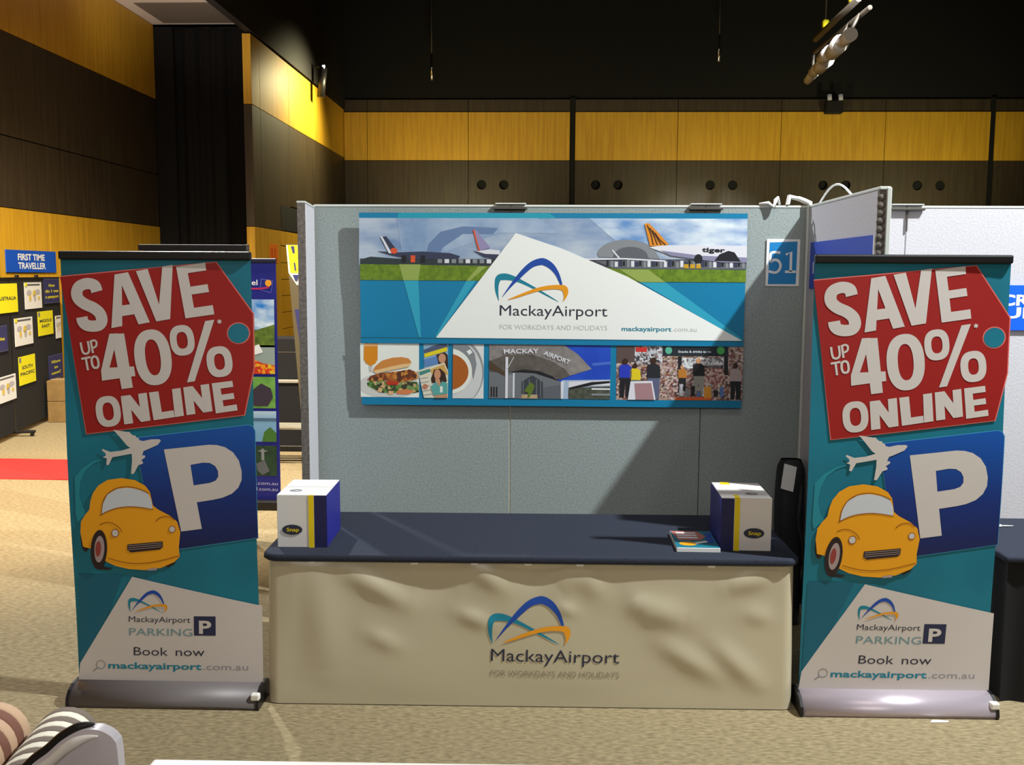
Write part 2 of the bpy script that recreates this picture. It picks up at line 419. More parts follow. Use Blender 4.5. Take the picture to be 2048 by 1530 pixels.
tag(MB().box(-5.0, 14, 24.1, 24.14, 0, 9, black_void).build('trim_1', wb))
for xj in (0.59, 10.53):
    MB().box(xj - 0.056, xj + 0.056, 24.03, 24.13, 0, 6.2, black_void).build('joint_strip', wb)
# soffit over the aisle and the black upper fascia beside it
so = tag(MB().box(-7.4, -5.0, -14, 17.6, 6.34, 6.5, soffit_white).build('trim_2'), kind='structure')
MB().box(-6.75, -5.35, 16.2, 17.45, 6.325, 6.345, mat('hatch_grey', (120, 110, 100), 0.8)).build('hatch', so)
tag(MB().box(-5.05, -4.92, -14, 24.2, 5.96, 9.0, mat('fascia', (24, 21, 21), 0.75)).build('trim_3'), kind='structure')
tag(MB().box(-7.4, -5.0, 20.4, 20.6, 0, 6.5, black_void).build('wall_recess'), kind='structure')
# black drape closing the opening between the two walls
def drape(u, v):
    x = -7.0 + u * 1.9
    return Vector((x, 17.75 + 0.05 * math.sin(x * 14) + 0.02 * math.sin(x * 37), 0.01 + v * 6.3))
dr = thing('drape', 'tall black drape filling the opening between the two timber walls', 'curtain', (0, 0, 0))
MB().grid(drape, 90, 2, curtain_black).build('cloth', dr)
MB().cyl((-6.98, 17.75, 6.32), (-5.11, 17.75, 6.32), 0.015, black_paint, n=8).build('rail', dr)
panel_obj(curtain_black, wl, -7.0, -6.66, 17.6, 17.66, 0, 6.3, 'return_panel')

# ------------------------------------------------------------------ grey exhibition panels
TOP = 2.375
def display_panel(label, x0, x1, m, y=5.75, top=TOP, group=None):
    t = thing('display_panel', label, 'panel', ((x0 + x1) / 2, y, 0), 0, group); h = (x1 - x0) / 2 - 0.0015
    MB().box(-h, h, 0, 0.04, 0.03, top - 0.012, m, 0.004, 1).build('fabric_panel', t)
    MB().box(-h, h, -0.003, 0.043, top - 0.014, top, trim_white, 0.003, 1).build('top_trim', t)
    for s in (-1, 1): MB().box(s * (h - 0.02) - 0.018, s * (h - 0.02) + 0.018, -0.02, 0.06, 0, 0.03, clip_metal, 0.004, 1).build('foot', t)
    return t
xs = (-1.372, -0.213, 0.915, 1.522, 2.062, 3.24)
display_panel('grey fabric partition panel behind the left part of the big poster, beside the end return', xs[0], xs[1], panel_grey)
display_panel('grey fabric partition panel behind the middle of the big poster', xs[1], xs[2], panel_grey)
display_panel('grey partition panel with the 51 sign, meeting the side divider', xs[2], xs[3], panel_grey)
display_panel('narrow partition panel, coloured pale as if strongly lit, just right of the side divider, behind the right banner rail', xs[3], xs[4], panel_grey_lit)
display_panel('wide partition panel of the neighbouring booth, coloured pale as if lit, at the right edge', xs[4], xs[5], panel_grey_lit)
for x, lb in ((xs[1], 'thin metal clip bridging the panel joint above the middle of the big poster'), (xs[2], 'thin metal clip bridging the panel joint above the tiger tail side of the poster'), (xs[4], 'thin metal clip bridging the pale panel joint right of the divider')):
    c = thing('panel_clip', lb, 'clip', (x, 5.745, TOP - 0.026), 0)
    MB().box(-0.097, 0.097, -0.022, 0.0, -0.002, 0.012, clip_metal, 0.003, 1).build('bar', c)
    MB().box(-0.005, 0.005, -0.008, 0.0, -0.12, 0.0, clip_metal, 0.001, 1).build('tongue', c)
    MB().box(-0.09, 0.09, -0.022, 0.05, 0.027, 0.035, trim_white, 0.003, 1).build('saddle', c)
# side divider standing out towards the camera
t = thing('display_panel', 'side divider panel jutting forward with a velcro edge, behind the right banner', 'panel', (1.50, 4.52, 0), 0)
MB().box(0, 0.045, 0.03, 1.218, 0.03, 2.36, panel_grey_lit, 0.004, 1).build('fabric_panel', t)
MB().box(-0.003, 0.048, 0.0, 1.218, 2.36, TOP, trim_white, 0.003, 1).build('top_trim', t)
MB().box(-0.012, 0.0, 1.192, 1.218, 0.03, 2.36, trim_white, 0.003, 1).build('corner_strip', t)
MB().box(0.030, 0.052, -0.004, 0.03, 0, 2.37, trim_white, 0.003, 1).build('edge_post', t)
v_ = MB(); z = 0.06
while z < 2.34:
    before = set(v_.bm.faces)
    bmesh.ops.create_uvsphere(v_.bm, u_segments=6, v_segments=4, radius=1, matrix=Matrix.Translation((0.012, 0.012, z)) @ Matrix.Rotation(0.7, 4, 'Y') @ Matrix.Diagonal((0.016 + 0.006 * random.random(), 0.010, 0.024, 1)))
    v_._new(before, velcro, True); z += 0.036
v_.box(0, 0.03, 0.008, 0.03, 0.03, 2.36, velcro).build('velcro_edge', t)
# end return on the left
t = thing('display_panel', 'narrow grey return panel at the left end of the partition, pale inner face', 'panel', (-1.355, 5.30, 0), math.radians(6.5))
MB().box(0, 0.046, 0.01, 0.40, 0.03, 2.35, panel_grey_lit, 0.004, 1).build('fabric_panel', t)
MB().box(-0.002, 0.048, 0.0, 0.40, 2.35, 2.362, trim_white, 0.003, 1).build('top_trim', t)
v_ = MB().box(0.002, 0.044, 0.0, 0.01, 0.02, 2.35, velcro)
v_.build('velcro_edge', t)
MB().box(0.0, 0.046, 0.0, 0.40, 0, 0.03, clip_metal, 0.004, 1).build('foot', t)

# ------------------------------------------------------------------ big poster
poster = thing('poster', 'large airport poster with photos, white peak and logo on the grey panels', 'poster', (0.027, 5.735, 1.20), 0)
PW, PH, TH = 1.118, 1.125, 0.012
def psurf(u, v, off):                                         # board leans out a little at its top
    return Vector((u, -0.012 - 0.022 * v / PH - off, v))
pb = MB(); c8 = [psurf(a, b, TH * k - 0.001) for a in (-PW, PW) for b in (0, PH) for k in (0, 1)]
V = [pb.bm.verts.new(c) for c in c8]; i1 = pb.mi(board_edge)
for q in ((0, 1, 3, 2), (4, 6, 7, 5), (0, 4, 5, 1), (2, 3, 7, 6), (0, 2, 6, 4), (1, 5, 7, 3)): pb.bm.faces.new([V[i] for i in q]).material_index = i1
pb.build('backing_board', poster)
to_uv = homography(((720, 430), (1490, 429), (1477, 811), (733, 815)), ((-PW, PH), (PW, PH), (PW, 0), (-PW, 0)))
def pa(): return Art(to_uv, lambda u, v, off: psurf(u, v, off + TH), 0.0006)
a = pa(); a.poly([(720, 430), (1490, 429), (1477, 811), (733, 815)], poster_teal, 0).build('teal_sheet', poster)
a = pa(); a.poly([(720.5, 441), (1489.5, 439.5), (1487, 536), (722, 536)], sky_grey, 1)
a.poly([(1180, 440), (1489.5, 439.5), (1488, 500), (1250, 500)], sky_print, 2)
a.poly([(724, 523), (1487.5, 520), (1487, 540), (724, 540)], tarmac, 2); a.poly([(724, 534), (1487, 541), (1486, 565), (725, 566)], grass_print, 3)
a.build('airfield_photo', poster)
# aircraft and terminal in the photo
a = pa(); dk = mat('plane_dark_print', (52, 58, 84), 0.5); fus = mat('plane_white_print', (226, 226, 236), 0.5); orr = mat('tail_orange_print', (226, 84, 44), 0.5); tig = mat('tail_amber_print', (226, 140, 30), 0.5); blk = mat('print_black', (24, 24, 32), 0.5); gry = mat('print_grey', (136, 140, 146), 0.5); gry2 = mat('print_midgrey', (96, 100, 108), 0.5)
a.poly([(728, 524), (745, 519), (790, 522), (860, 524), (1000, 525), (1000, 534), (724, 534)], mat('tree_line_print', (44, 56, 58), 0.5), 3)
a.poly([(758, 508), (800, 510), (850, 508), (905, 511), (925, 517), (920, 524), (820, 523), (790, 517)], dk, 4)
a.poly([(765, 479), (776, 478), (798, 505), (798, 512), (788, 512), (770, 492)], dk, 5); a.poly([(764, 478), (768, 478), (788, 512), (782, 512)], fus, 6); a.disc(792, 507, 7, 6, orr, 6)
for x in (808, 826, 846): a.rect(x, 516, x + 9, 530, blk if x != 826 else orr, 5)
for x in range(880, 990, 14): a.rect(x, 523, x + 9, 531, gry if x % 3 else fus, 5)
a.poly([(953, 507), (985, 503), (1004, 505), (1004, 518), (975, 517)], fus, 4); a.poly([(950, 464), (956, 464), (985, 500), (963, 506)], mat('tail_mauve_print', (150, 140, 182), 0.5), 5)
a.stroke([(951, 464), (957, 486), (963, 506)], 3, orr, 6, False); a.poly([(950, 505), (975, 512), (1004, 513), (1003, 524), (972, 518)], dk, 5)
a.build('parked_aircraft_print', poster); a = pa()
# curved terminal roof
a.poly([(1200, 517)] + [(1254 + 58 * math.cos(t), 513 - 31 * math.sin(t)) for t in np.linspace(PI * 0.97, PI * 0.1, 16)] + [(1320, 520)], gry, 4)
a.poly([(1232, 520)] + [(1262 + 34 * math.cos(t), 516 - 20 * math.sin(t)) for t in np.linspace(PI, 0, 12)] + [(1300, 520)], gry2, 5)
a.stroke([(1150, 522), (1250, 520), (1330, 524)], 3, fus, 6, False); a.stroke([(1226, 503), (1240, 519)], 3, fus, 6, False)
a.poly([(1190, 524), (1487, 522), (1487, 540), (1230, 540)], gry2, 4)
for i in range(34):
    x = 1215 + i * 8; a.rect(x, 522 + (i * 7) % 5, x + 4 + (i * 5) % 4, 534 + (i * 3) % 4, (blk, gry, fus, dk)[i % 4], 5)
for x in (1366, 1378, 1390): a.rect(x, 530, x + 9, 538, mat('loader_yellow_print', (206, 160, 30), 0.5), 6)
a.build('terminal_print', poster); a = pa()
# amber tailed aircraft
a.poly([(1298, 497), (1320, 493), (1400, 492), (1488, 493), (1488, 526), (1440, 526), (1390, 519), (1340, 512)], fus, 7)
a.poly([(1320, 503), (1400, 513), (1488, 516), (1488, 526), (1440, 526), (1390, 520), (1340, 513)], mat('plane_shade_print', (140, 138, 170), 0.5), 8)
a.poly([(1289, 450), (1297, 449), (1314, 466), (1337, 492), (1300, 495)], tig, 8)
for k in range(4): a.stroke([(1294 + k * 5, 453 + k * 5), (1301 + k * 6, 470 + k * 4), (1306 + k * 8, 492)], 2.2, mat('stripe_print', (70, 40, 20), 0.5), 9)
a.poly([(1425, 523), (1435, 510), (1452, 503), (1464, 506), (1476, 524)], blk, 9); a.disc(1394, 519, 8, 9, blk, 9)
a.text('tiger', (1401, 505), (1446, 506), 9, blk, 9, 0.03)
a.build('amber_tail_aircraft_print', poster)
# translucent fans of light printed as lighter tints
a = pa(); g2 = mat('grass_tint_print', (150, 170, 84), 0.5); s2 = mat('sky_tint_print', (190, 204, 220), 0.5)
a.poly([(796, 441), (1080, 440), (1120, 470), (1000, 470), (868, 520), (845, 534), (812, 534)], mat('sky_tint2_print', (172, 190, 214), 0.5, scale=6, rgb2=(128, 156, 194)), 2)
a.poly([(800, 430), (1100, 430), (1118, 441), (797, 441)], mat('stripe_tint_print', (26, 156, 182), 0.5), 1)
a.poly([(855, 520), (862, 492), (885, 468), (930, 457), (1000, 460), (990, 472), (930, 472), (890, 500), (880, 522)], mat('sky_shade_print', (104, 130, 172), 0.5), 3)
a.build('sky_tint_print', poster); a = pa(); a.poly([(803, 534), (846, 534), (842, 566), (812, 566)], g2, 4); a.poly([(812, 566), (842, 566), (849, 680), (845, 680)], poster_teal2, 2)
a.build('beam_tint_print', poster); a = pa(); a.poly([(962, 537), (978, 537), (945, 566), (938, 566)], g2, 4); a.poly([(938, 566), (957, 566), (882, 676), (876, 680)], poster_teal2, 2)
a.build('beam_tint_print', poster); a = pa(); a.poly([(1240, 541), (1296, 541), (1330, 566), (1280, 566)], g2, 4); a.poly([(1280, 566), (1330, 566), (1480, 676), (1474, 678)], poster_teal2, 2)
a.build('beam_tint_print', poster)
a = pa(); a.poly([(1035, 470), (1125, 500), (1255, 555), (1480, 680), (879, 680)], poster_white, 10); a.build('white_peak', poster)
a = pa(); logo(a, 970.4, 502.5, 7.24)
for it in range(len(a.items)): a.items[it] = a.items[it][:3] + (a.items[it][3] + 9,)
a.build('logo_print', poster); a = pa(); a.frame(); a.text('MackayAirport', (1005, 634.5), (1217, 634.5), 22, ink, 11).build('name_print', poster); a = pa()
a.text('FOR WORKDAYS AND HOLIDAYS', (1005, 662), (1217, 662), 10, pale_text, 11).build('motto_print', poster); a = pa(); a.text('mackayairport', (1245, 662.5), (1342, 662.5), 9, teal_text, 11, 0.02); a.text('.com.au', (1344, 662.5), (1391, 662.5), 9, pale_text, 11)
a.build('web_address', poster)
a = pa(); a.poly([(728, 681.5), (1480, 680), (1480, 691), (729, 692)], poster_teal, 11); a.stroke([(728, 681.5), (1480, 680.5)], 1.6, teal_dark, 12, False); a.build('divider_band', poster)
# photo strip
def zoomframe(a): return a.frame(700, 680, 4.876)
cream = mat('photo_cream', (238, 240, 232), 0.45)
a = pa(); zoomframe(a); a.poly([(132, 62), (708, 60), (716, 582), (148, 584)], cream, 1)
a.poly([(max(146, min(713, x)), min(582, y)) for x, y in a.ell(420, 470, 300, 120)], mat('plate_print', (212, 210, 206), 0.4), 2)
a.poly([(172, 75), (305, 72), (306, 220), (285, 258), (240, 285), (195, 258), (170, 220)], mat('juice_print', (222, 138, 20), 0.4), 3); a.poly([(172, 66), (306, 64), (306, 92), (172, 96)], mat('juice_top', (230, 170, 110), 0.4), 4); a.poly([(222, 278), (258, 276), (252, 340), (228, 340)], mat('stem_print', (200, 196, 190), 0.4), 3)
let = mat_cells('lettuce_print', [(50, 90, 30), (94, 130, 56), (120, 150, 90), (60, 60, 40), (210, 170, 120)], 60)
a.poly([(205, 450), (240, 420), (330, 410), (420, 440), (560, 430), (690, 430), (714, 470), (714, 530), (640, 545), (560, 520), (470, 545), (400, 545), (330, 540), (260, 500), (215, 480)], let, 3)
a.poly([(205, 420), (240, 380), (340, 350), (520, 330), (620, 310), (690, 340), (705, 400), (640, 420), (520, 440), (400, 420), (280, 430)], mat_cells('bacon_print', [(120, 58, 26), (170, 92, 36), (200, 130, 50), (90, 46, 26)], 45), 4)
a.poly([(390, 425), (520, 430), (510, 462), (400, 466)], mat('tomato_print', (190, 54, 26), 0.4), 5)
a.poly([(500, 520), (600, 500), (660, 520), (620, 552), (500, 552)], mat('tomato2_print', (220, 130, 80), 0.4), 5); a.poly([(320, 490), (360, 500), (350, 540), (318, 530)], mat('onion_print', (226, 180, 130), 0.4), 5); a.poly([(420, 520), (470, 525), (460, 558), (415, 555)], mat('onion_print', (226, 180, 130), 0.4), 5)
a.poly([(265, 330), (285, 285), (350, 230), (450, 200), (540, 192), (610, 205), (636, 240), (615, 285), (520, 305), (400, 330), (300, 356)], mat('bun_print', (212, 138, 66), 0.4), 6); a.poly([(265, 330), (400, 296), (540, 262), (630, 252), (615, 285), (520, 305), (400, 330), (300, 356)], mat('bun_light_print', (236, 196, 140), 0.4), 7)
a.build('burger_photo', poster)
skin = mat('skin_print', (206, 150, 112), 0.45); hair = mat('hair_print', (60, 36, 28), 0.45)
a = pa(); zoomframe(a); a.poly([(752, 62), (992, 60), (996, 582), (765, 584), (762, 300)], mat('photo_blue_print', (140, 176, 206), 0.45), 1)
a.poly([(755, 120), (860, 75), (975, 45), (990, 100), (860, 145), (762, 160)], mat('photo_slate', (80, 92, 120), 0.45), 2)
a.poly([(760, 158), (980, 90), (985, 128), (765, 195)], mat('masthead_yellow', (236, 214, 30), 0.45), 3); a.poly([(758, 215), (880, 180), (905, 250), (770, 285)], mat('photo_blue2', (96, 136, 196), 0.45), 3)
a.poly([(880, 165), (960, 140), (990, 170), (995, 300), (960, 320), (900, 250)], hair, 4); a.disc(935, 200, 36, 46, skin, 5)
a.poly([(702, 320), (960, 240), (996, 330), (996, 582), (765, 584)], mat('magazine_cover', (226, 220, 200), 0.45), 6); a.poly([(712, 335), (815, 302), (825, 330), (722, 370)], mat('masthead_teal', (70, 140, 130), 0.45), 7)
a.poly([(820, 310), (955, 255), (975, 310), (990, 330), (990, 360), (840, 350)], mat('masthead_tan', (214, 170, 90), 0.45), 7)
a.poly([(830, 400), (860, 310), (920, 300), (965, 340), (985, 420), (960, 440), (840, 440)], hair, 8); a.disc(892, 355, 32, 48, skin, 9); a.poly([(870, 400), (915, 400), (925, 450), (905, 480), (880, 450)], skin, 9)
a.poly([(830, 470), (880, 425), (905, 470), (940, 420), (990, 440), (994, 540), (860, 560), (840, 510)], mat('blouse_print', (92, 170, 164), 0.45), 10); a.poly([(918, 470), (945, 470), (945, 530), (920, 530)], cream, 11); a.poly([(870, 560), (990, 545), (995, 580), (880, 582)], skin, 11)
a.disc(775, 475, 26, 26, mat('onion2_print', (196, 130, 100), 0.4), 8)
for k in range(5): a.stroke([(725 + k * 10, 400 + k * 40), (800 + k * 10, 385 + k * 40)], 6, gry, 7, False)
a.build('magazine_photo', poster)
a = pa(); zoomframe(a); a.poly([(1040, 62), (1338, 60), (1340, 584), (1040, 586)], mat('saucer_print', (226, 228, 228), 0.4), 1)
def clipx(pts, x0): return [(max(x, x0), y) for x, y in pts]
a.poly(clipx([(max(1040, min(1338, x)), max(62, min(584, y))) for x, y in Art.ell(1010, 330, 330, 360, n=60)], 1040), mat('saucer_rim_print', (150, 152, 156), 0.4), 2)
a.poly([(max(1040, min(1338, x)), max(62, min(584, y))) for x, y in Art.ell(1000, 345, 325, 345, n=60)], mat('saucer_in_print', (214, 216, 218), 0.4), 3)
a.poly([(1040, 62), (1180, 62), (1250, 150), (1270, 260), (1240, 400), (1200, 240), (1120, 140), (1040, 100)], gry, 4)
a.poly([(max(1040, x), y) for x, y in Art.ell(1010, 325, 216, 220, n=50)], cream, 5); a.poly([(max(1040, x), y) for x, y in Art.ell(1000, 330, 192, 175, n=50)], mat('coffee_print', (176, 96, 32), 0.4), 6)
a.poly([(1170, 130), (1205, 110), (1228, 140), (1195, 165)], poster_white, 6)
a.build('coffee_photo', poster)
# terminal photo
def z2(a): return a.frame(960, 660, 3.793)
a = pa(); z2(a); a.poly([(95, 122), (1002, 120), (998, 522), (97, 526)], sky_deep, 1)
a.poly([(640, 385), (1000, 375), (998, 522), (640, 524)], mat('cloud_low_print', (170, 190, 214), 0.5), 2); a.poly([(860, 255), (1000, 240), (1000, 262), (870, 275)], mat('cloud_wisp', (70, 110, 210), 0.5), 2)
rf = mat('roof_print', (150, 144, 142), 0.5, scale=25, rgb2=(128, 122, 122)); rfd = mat('roof_under_print', (104, 98, 92), 0.5, scale=25, rgb2=(84, 78, 74))
a.poly([(95, 122), (655, 121), (760, 190), (862, 298), (700, 350), (620, 376), (97, 400)], rf, 3)
a.poly([(95, 250), (215, 200), (420, 195), (560, 240), (660, 300), (700, 350), (625, 380), (500, 330), (350, 318), (230, 330), (97, 330)], rfd, 4)
a.poly([(97, 330), (230, 330), (350, 312), (500, 335), (610, 385), (640, 400), (640, 524), (97, 526)], mat('facade_print', (112, 116, 122), 0.5), 5)
a.poly([(240, 330), (350, 308), (470, 318), (570, 356), (620, 392), (560, 372), (440, 335), (340, 330)], blk, 6)
a.poly([(340, 400), (420, 350), (500, 400), (500, 520), (340, 520)], mat('glass_dark_print', (58, 64, 74), 0.5), 6); a.poly([(97, 240), (215, 330), (215, 360), (97, 300)], mat('eave_print', (80, 62, 44), 0.5), 6)
for x in (110, 130, 150): a.rect(x, 440, x + 10, 515, blk, 7)
a.rect(218, 215, 238, 524, fus, 8); a.stroke([(230, 310), (280, 215)], 4, fus, 8, False); a.rect(275, 335, 288, 520, fus, 8); a.rect(235, 350, 275, 522, gry, 7)
for x in (350, 395, 450, 480): a.rect(x, 380, x + 4, 515, gry, 7)
a.poly([(360, 470), (385, 430), (410, 400), (440, 430), (420, 480), (398, 520), (385, 520), (390, 480)], mat('palm_print', (96, 120, 40), 0.5), 8); a.rect(340, 494, 460, 524, mat('sand_print', (190, 164, 130), 0.5), 7)
a.poly([(500, 440), (625, 420), (625, 520), (500, 522)], gry2, 6); a.poly([(632, 395), (656, 390), (650, 522), (634, 522)], fus, 8)
a.poly([(690, 395), (998, 380), (998, 420), (800, 425), (690, 440)], fus, 3); a.poly([(690, 440), (860, 395), (998, 385), (998, 400), (880, 415), (700, 455)], blk, 4); a.poly([(690, 450), (860, 430), (998, 425), (998, 522), (690, 522)], mat('trees_print', (92, 96, 80), 0.5, scale=40, rgb2=(60, 64, 56)), 4)
a.rect(862, 440, 998, 452, fus, 5); a.rect(862, 480, 998, 495, gry, 5)
a.frame(); a.text('MACKAY', (1014, 710), (1083, 708), 9, fus, 9, 0.02); a.text('AIRPORT', (1092, 711), (1143, 730), 9, fus, 9, 0.02)
a.build('terminal_photo', poster)
# shop photo
a = pa(); z2(a); a.poly([(1045, 122), (1980, 120), (1968, 518), (1043, 524)], mat_cells('shop_shelves', [(84, 62, 62), (160, 134, 132), (196, 170, 160), (120, 96, 92), (206, 190, 190), (140, 80, 70), (166, 146, 120)], 85, stretch=(1, 1, 1.2)), 1)
a.poly([(1045, 122), (1180, 122), (1180, 240), (1045, 250)], mat('shop_brown', (92, 74, 72), 0.5), 2); a.poly([(1385, 122), (1870, 120), (1865, 190), (1385, 192)], mat('fascia_print', (26, 40, 48), 0.5), 3)
a.poly([(1180, 122), (1385, 122), (1385, 250), (1180, 255)], mat_cells('mag_wall', [(220, 220, 226), (70, 66, 74), (190, 196, 206), (150, 130, 130)], 90), 2); a.rect(1188, 130, 1270, 165, mat('shop_red', (206, 50, 46), 0.5), 3)
gr1 = mat('badge_green', (90, 180, 150), 0.5); gr2_ = mat('badge_green2', (70, 170, 80), 0.5)
a.disc(1430, 152, 25, 28, gr1, 4); a.disc(1812, 148, 28, 30, gr2_, 4); a.text('Snacks & drinks to go', (1500, 168), (1742, 166), 17, fus, 4, 0.02)
a.poly([(1525, 205), (1835, 200), (1840, 280), (1525, 285)], mat_cells('light_shelf', [(226, 228, 230), (190, 196, 200), (120, 110, 120)], 80), 3); a.rect(1500, 195, 1528, 290, blk, 3); a.rect(1836, 190, 1866, 330, blk, 3)
a.poly([(1690, 260), (1840, 255), (1850, 460), (1690, 465)], mat_cells('rack_print', [(150, 90, 90), (190, 160, 150), (120, 80, 80), (206, 190, 180)], 90), 3)
def figure(x, y, h, top, leg, hd):
    a.disc(x, y + h * 0.08, h * 0.07, h * 0.08, hd, 6); a.poly([(x - h * .15, y + h * .2), (x - h * .05, y + h * .15), (x + h * .06, y + h * .15), (x + h * .16, y + h * .22), (x + h * .17, y + h * .5), (x - h * .15, y + h * .5)], top, 5)
    a.poly([(x - h * .13, y + h * .5), (x + h * .15, y + h * .5), (x + h * .13, y + h), (x + h * .02, y + h), (x, y + h * .6), (x - h * .03, y + h), (x - h * .14, y + h)], leg, 5)
figure(1110, 215, 290, mat('shirt_blue_print', (36, 56, 190), 0.5), blk, hair); figure(1182, 250, 250, mat('shirt_yellow_print', (230, 206, 30), 0.5), gry2, hair)
figure(1318, 205, 310, mat('shirt_black_print', (34, 36, 44), 0.5), mat('jeans_print', (92, 98, 130), 0.5), hair); figure(1650, 205, 270, blk, mat('trouser_print', (150, 150, 140), 0.5), skin); figure(1920, 240, 270, mat('shirt_grey_print', (176, 160, 160), 0.5), blk, hair); figure(1530, 260, 190, mat('shirt_amber_print', (186, 120, 40), 0.5), blk, skin)
a.poly([(1150, 385), (1310, 380), (1335, 520), (1130, 522)], fus, 7); a.poly([(1178, 400), (1302, 396), (1322, 520), (1188, 520)], mat('aboard_print', (170, 130, 136), 0.5), 8)
a.poly([(1480, 500), (1740, 495), (1740, 518), (1480, 520)], mat('floor_orange', (220, 96, 40), 0.5), 5); a.poly([(1690, 420), (1740, 415), (1745, 500), (1690, 505)], mat('bin_amber', (222, 150, 40), 0.5), 6)
for k in range(8): a.rect(1510 + k * 42, 400 + (k * 37) % 60, 1540 + k * 42, 490, (fus, gry, blk, mat('bin_blue', (90, 120, 180), 0.5))[k % 4], 5)
a.build('shop_photo', poster)

# ------------------------------------------------------------------ number sign, divider sign, neighbour sign
t = thing('number_sign', 'blue square sign reading 51 with white border on the grey panel', 'sign', (1.366, 5.748, 1.912), 0)
MB().box(-0.096, 0.096, -0.006, 0, 0, 0.27, paper_white, 0.001, 1).build('card', t)
to_uv5 = homography(((1535, 477), (1600, 480), (1597, 573), (1531, 571)), ((-0.096, 0.27), (0.096, 0.27), (0.096, 0), (-0.096, 0)))
a = Art(to_uv5, lambda u, v, o: Vector((u, -0.006 - o, v)))
a.poly([(1540.5, 483.5), (1594.5, 484), (1591, 568.5), (1536, 567)], sign_cyan, 1); a.stroke([(1561, 504.5), (1543.5, 504.5), (1542, 521), (1548, 518.5), (1556, 520), (1561, 528), (1559, 538), (1551, 544), (1538, 541)], 5, paper_white, 2, True, 6); a.stroke([(1572, 509), (1582, 504), (1581, 543)], 5, paper_white, 2, False); a.stroke([(1570, 543), (1591, 543.5)], 5, paper_white, 2, False); a.build('number_print', t)
t = thing('booth_sign', 'blue name board with white edge on the divider face above the right banner', 'sign', (1.499, 4.56, 1.90), 0)
MB().box(-0.008, 0, 0, 1.07, 0, 0.26, sign_blue2, 0.001, 1).build('card', t)
MB().box(-0.0085, 0, -0.014, 0, 0, 0.26, paper_white).build('white_edge', t)
MB().box(-0.0095, -0.008, 0.985, 1.0, 0.085, 0.15, paper_white).build('letter_print', t)
t = thing('booth_sign', 'bright blue board with white capitals on the pale panel at the right edge', 'sign', (2.80, 5.745, 1.665), 0)
MB().box(-0.30, 0.30, -0.012, 0, 0, 0.26, sign_bright, 0.001, 1).build('board', t)
a = Art(lambda x, y: (x, y), lambda u, v, o: Vector((u, -0.012 - o, v)))
a2 = Art(lambda x, y: (x, -y), lambda u, v, o: Vector((u, -0.012 - o, v)))
a2.text('CRU', (-0.183, -0.145), (0.05, -0.145), 0.062, paper_white, 1, 0.035); a2.build('lettering', t); a2.text('UIS', (-0.168, -0.072), (0.05, -0.072), 0.062, paper_white, 1, 0.035); a2.build('lettering', t)

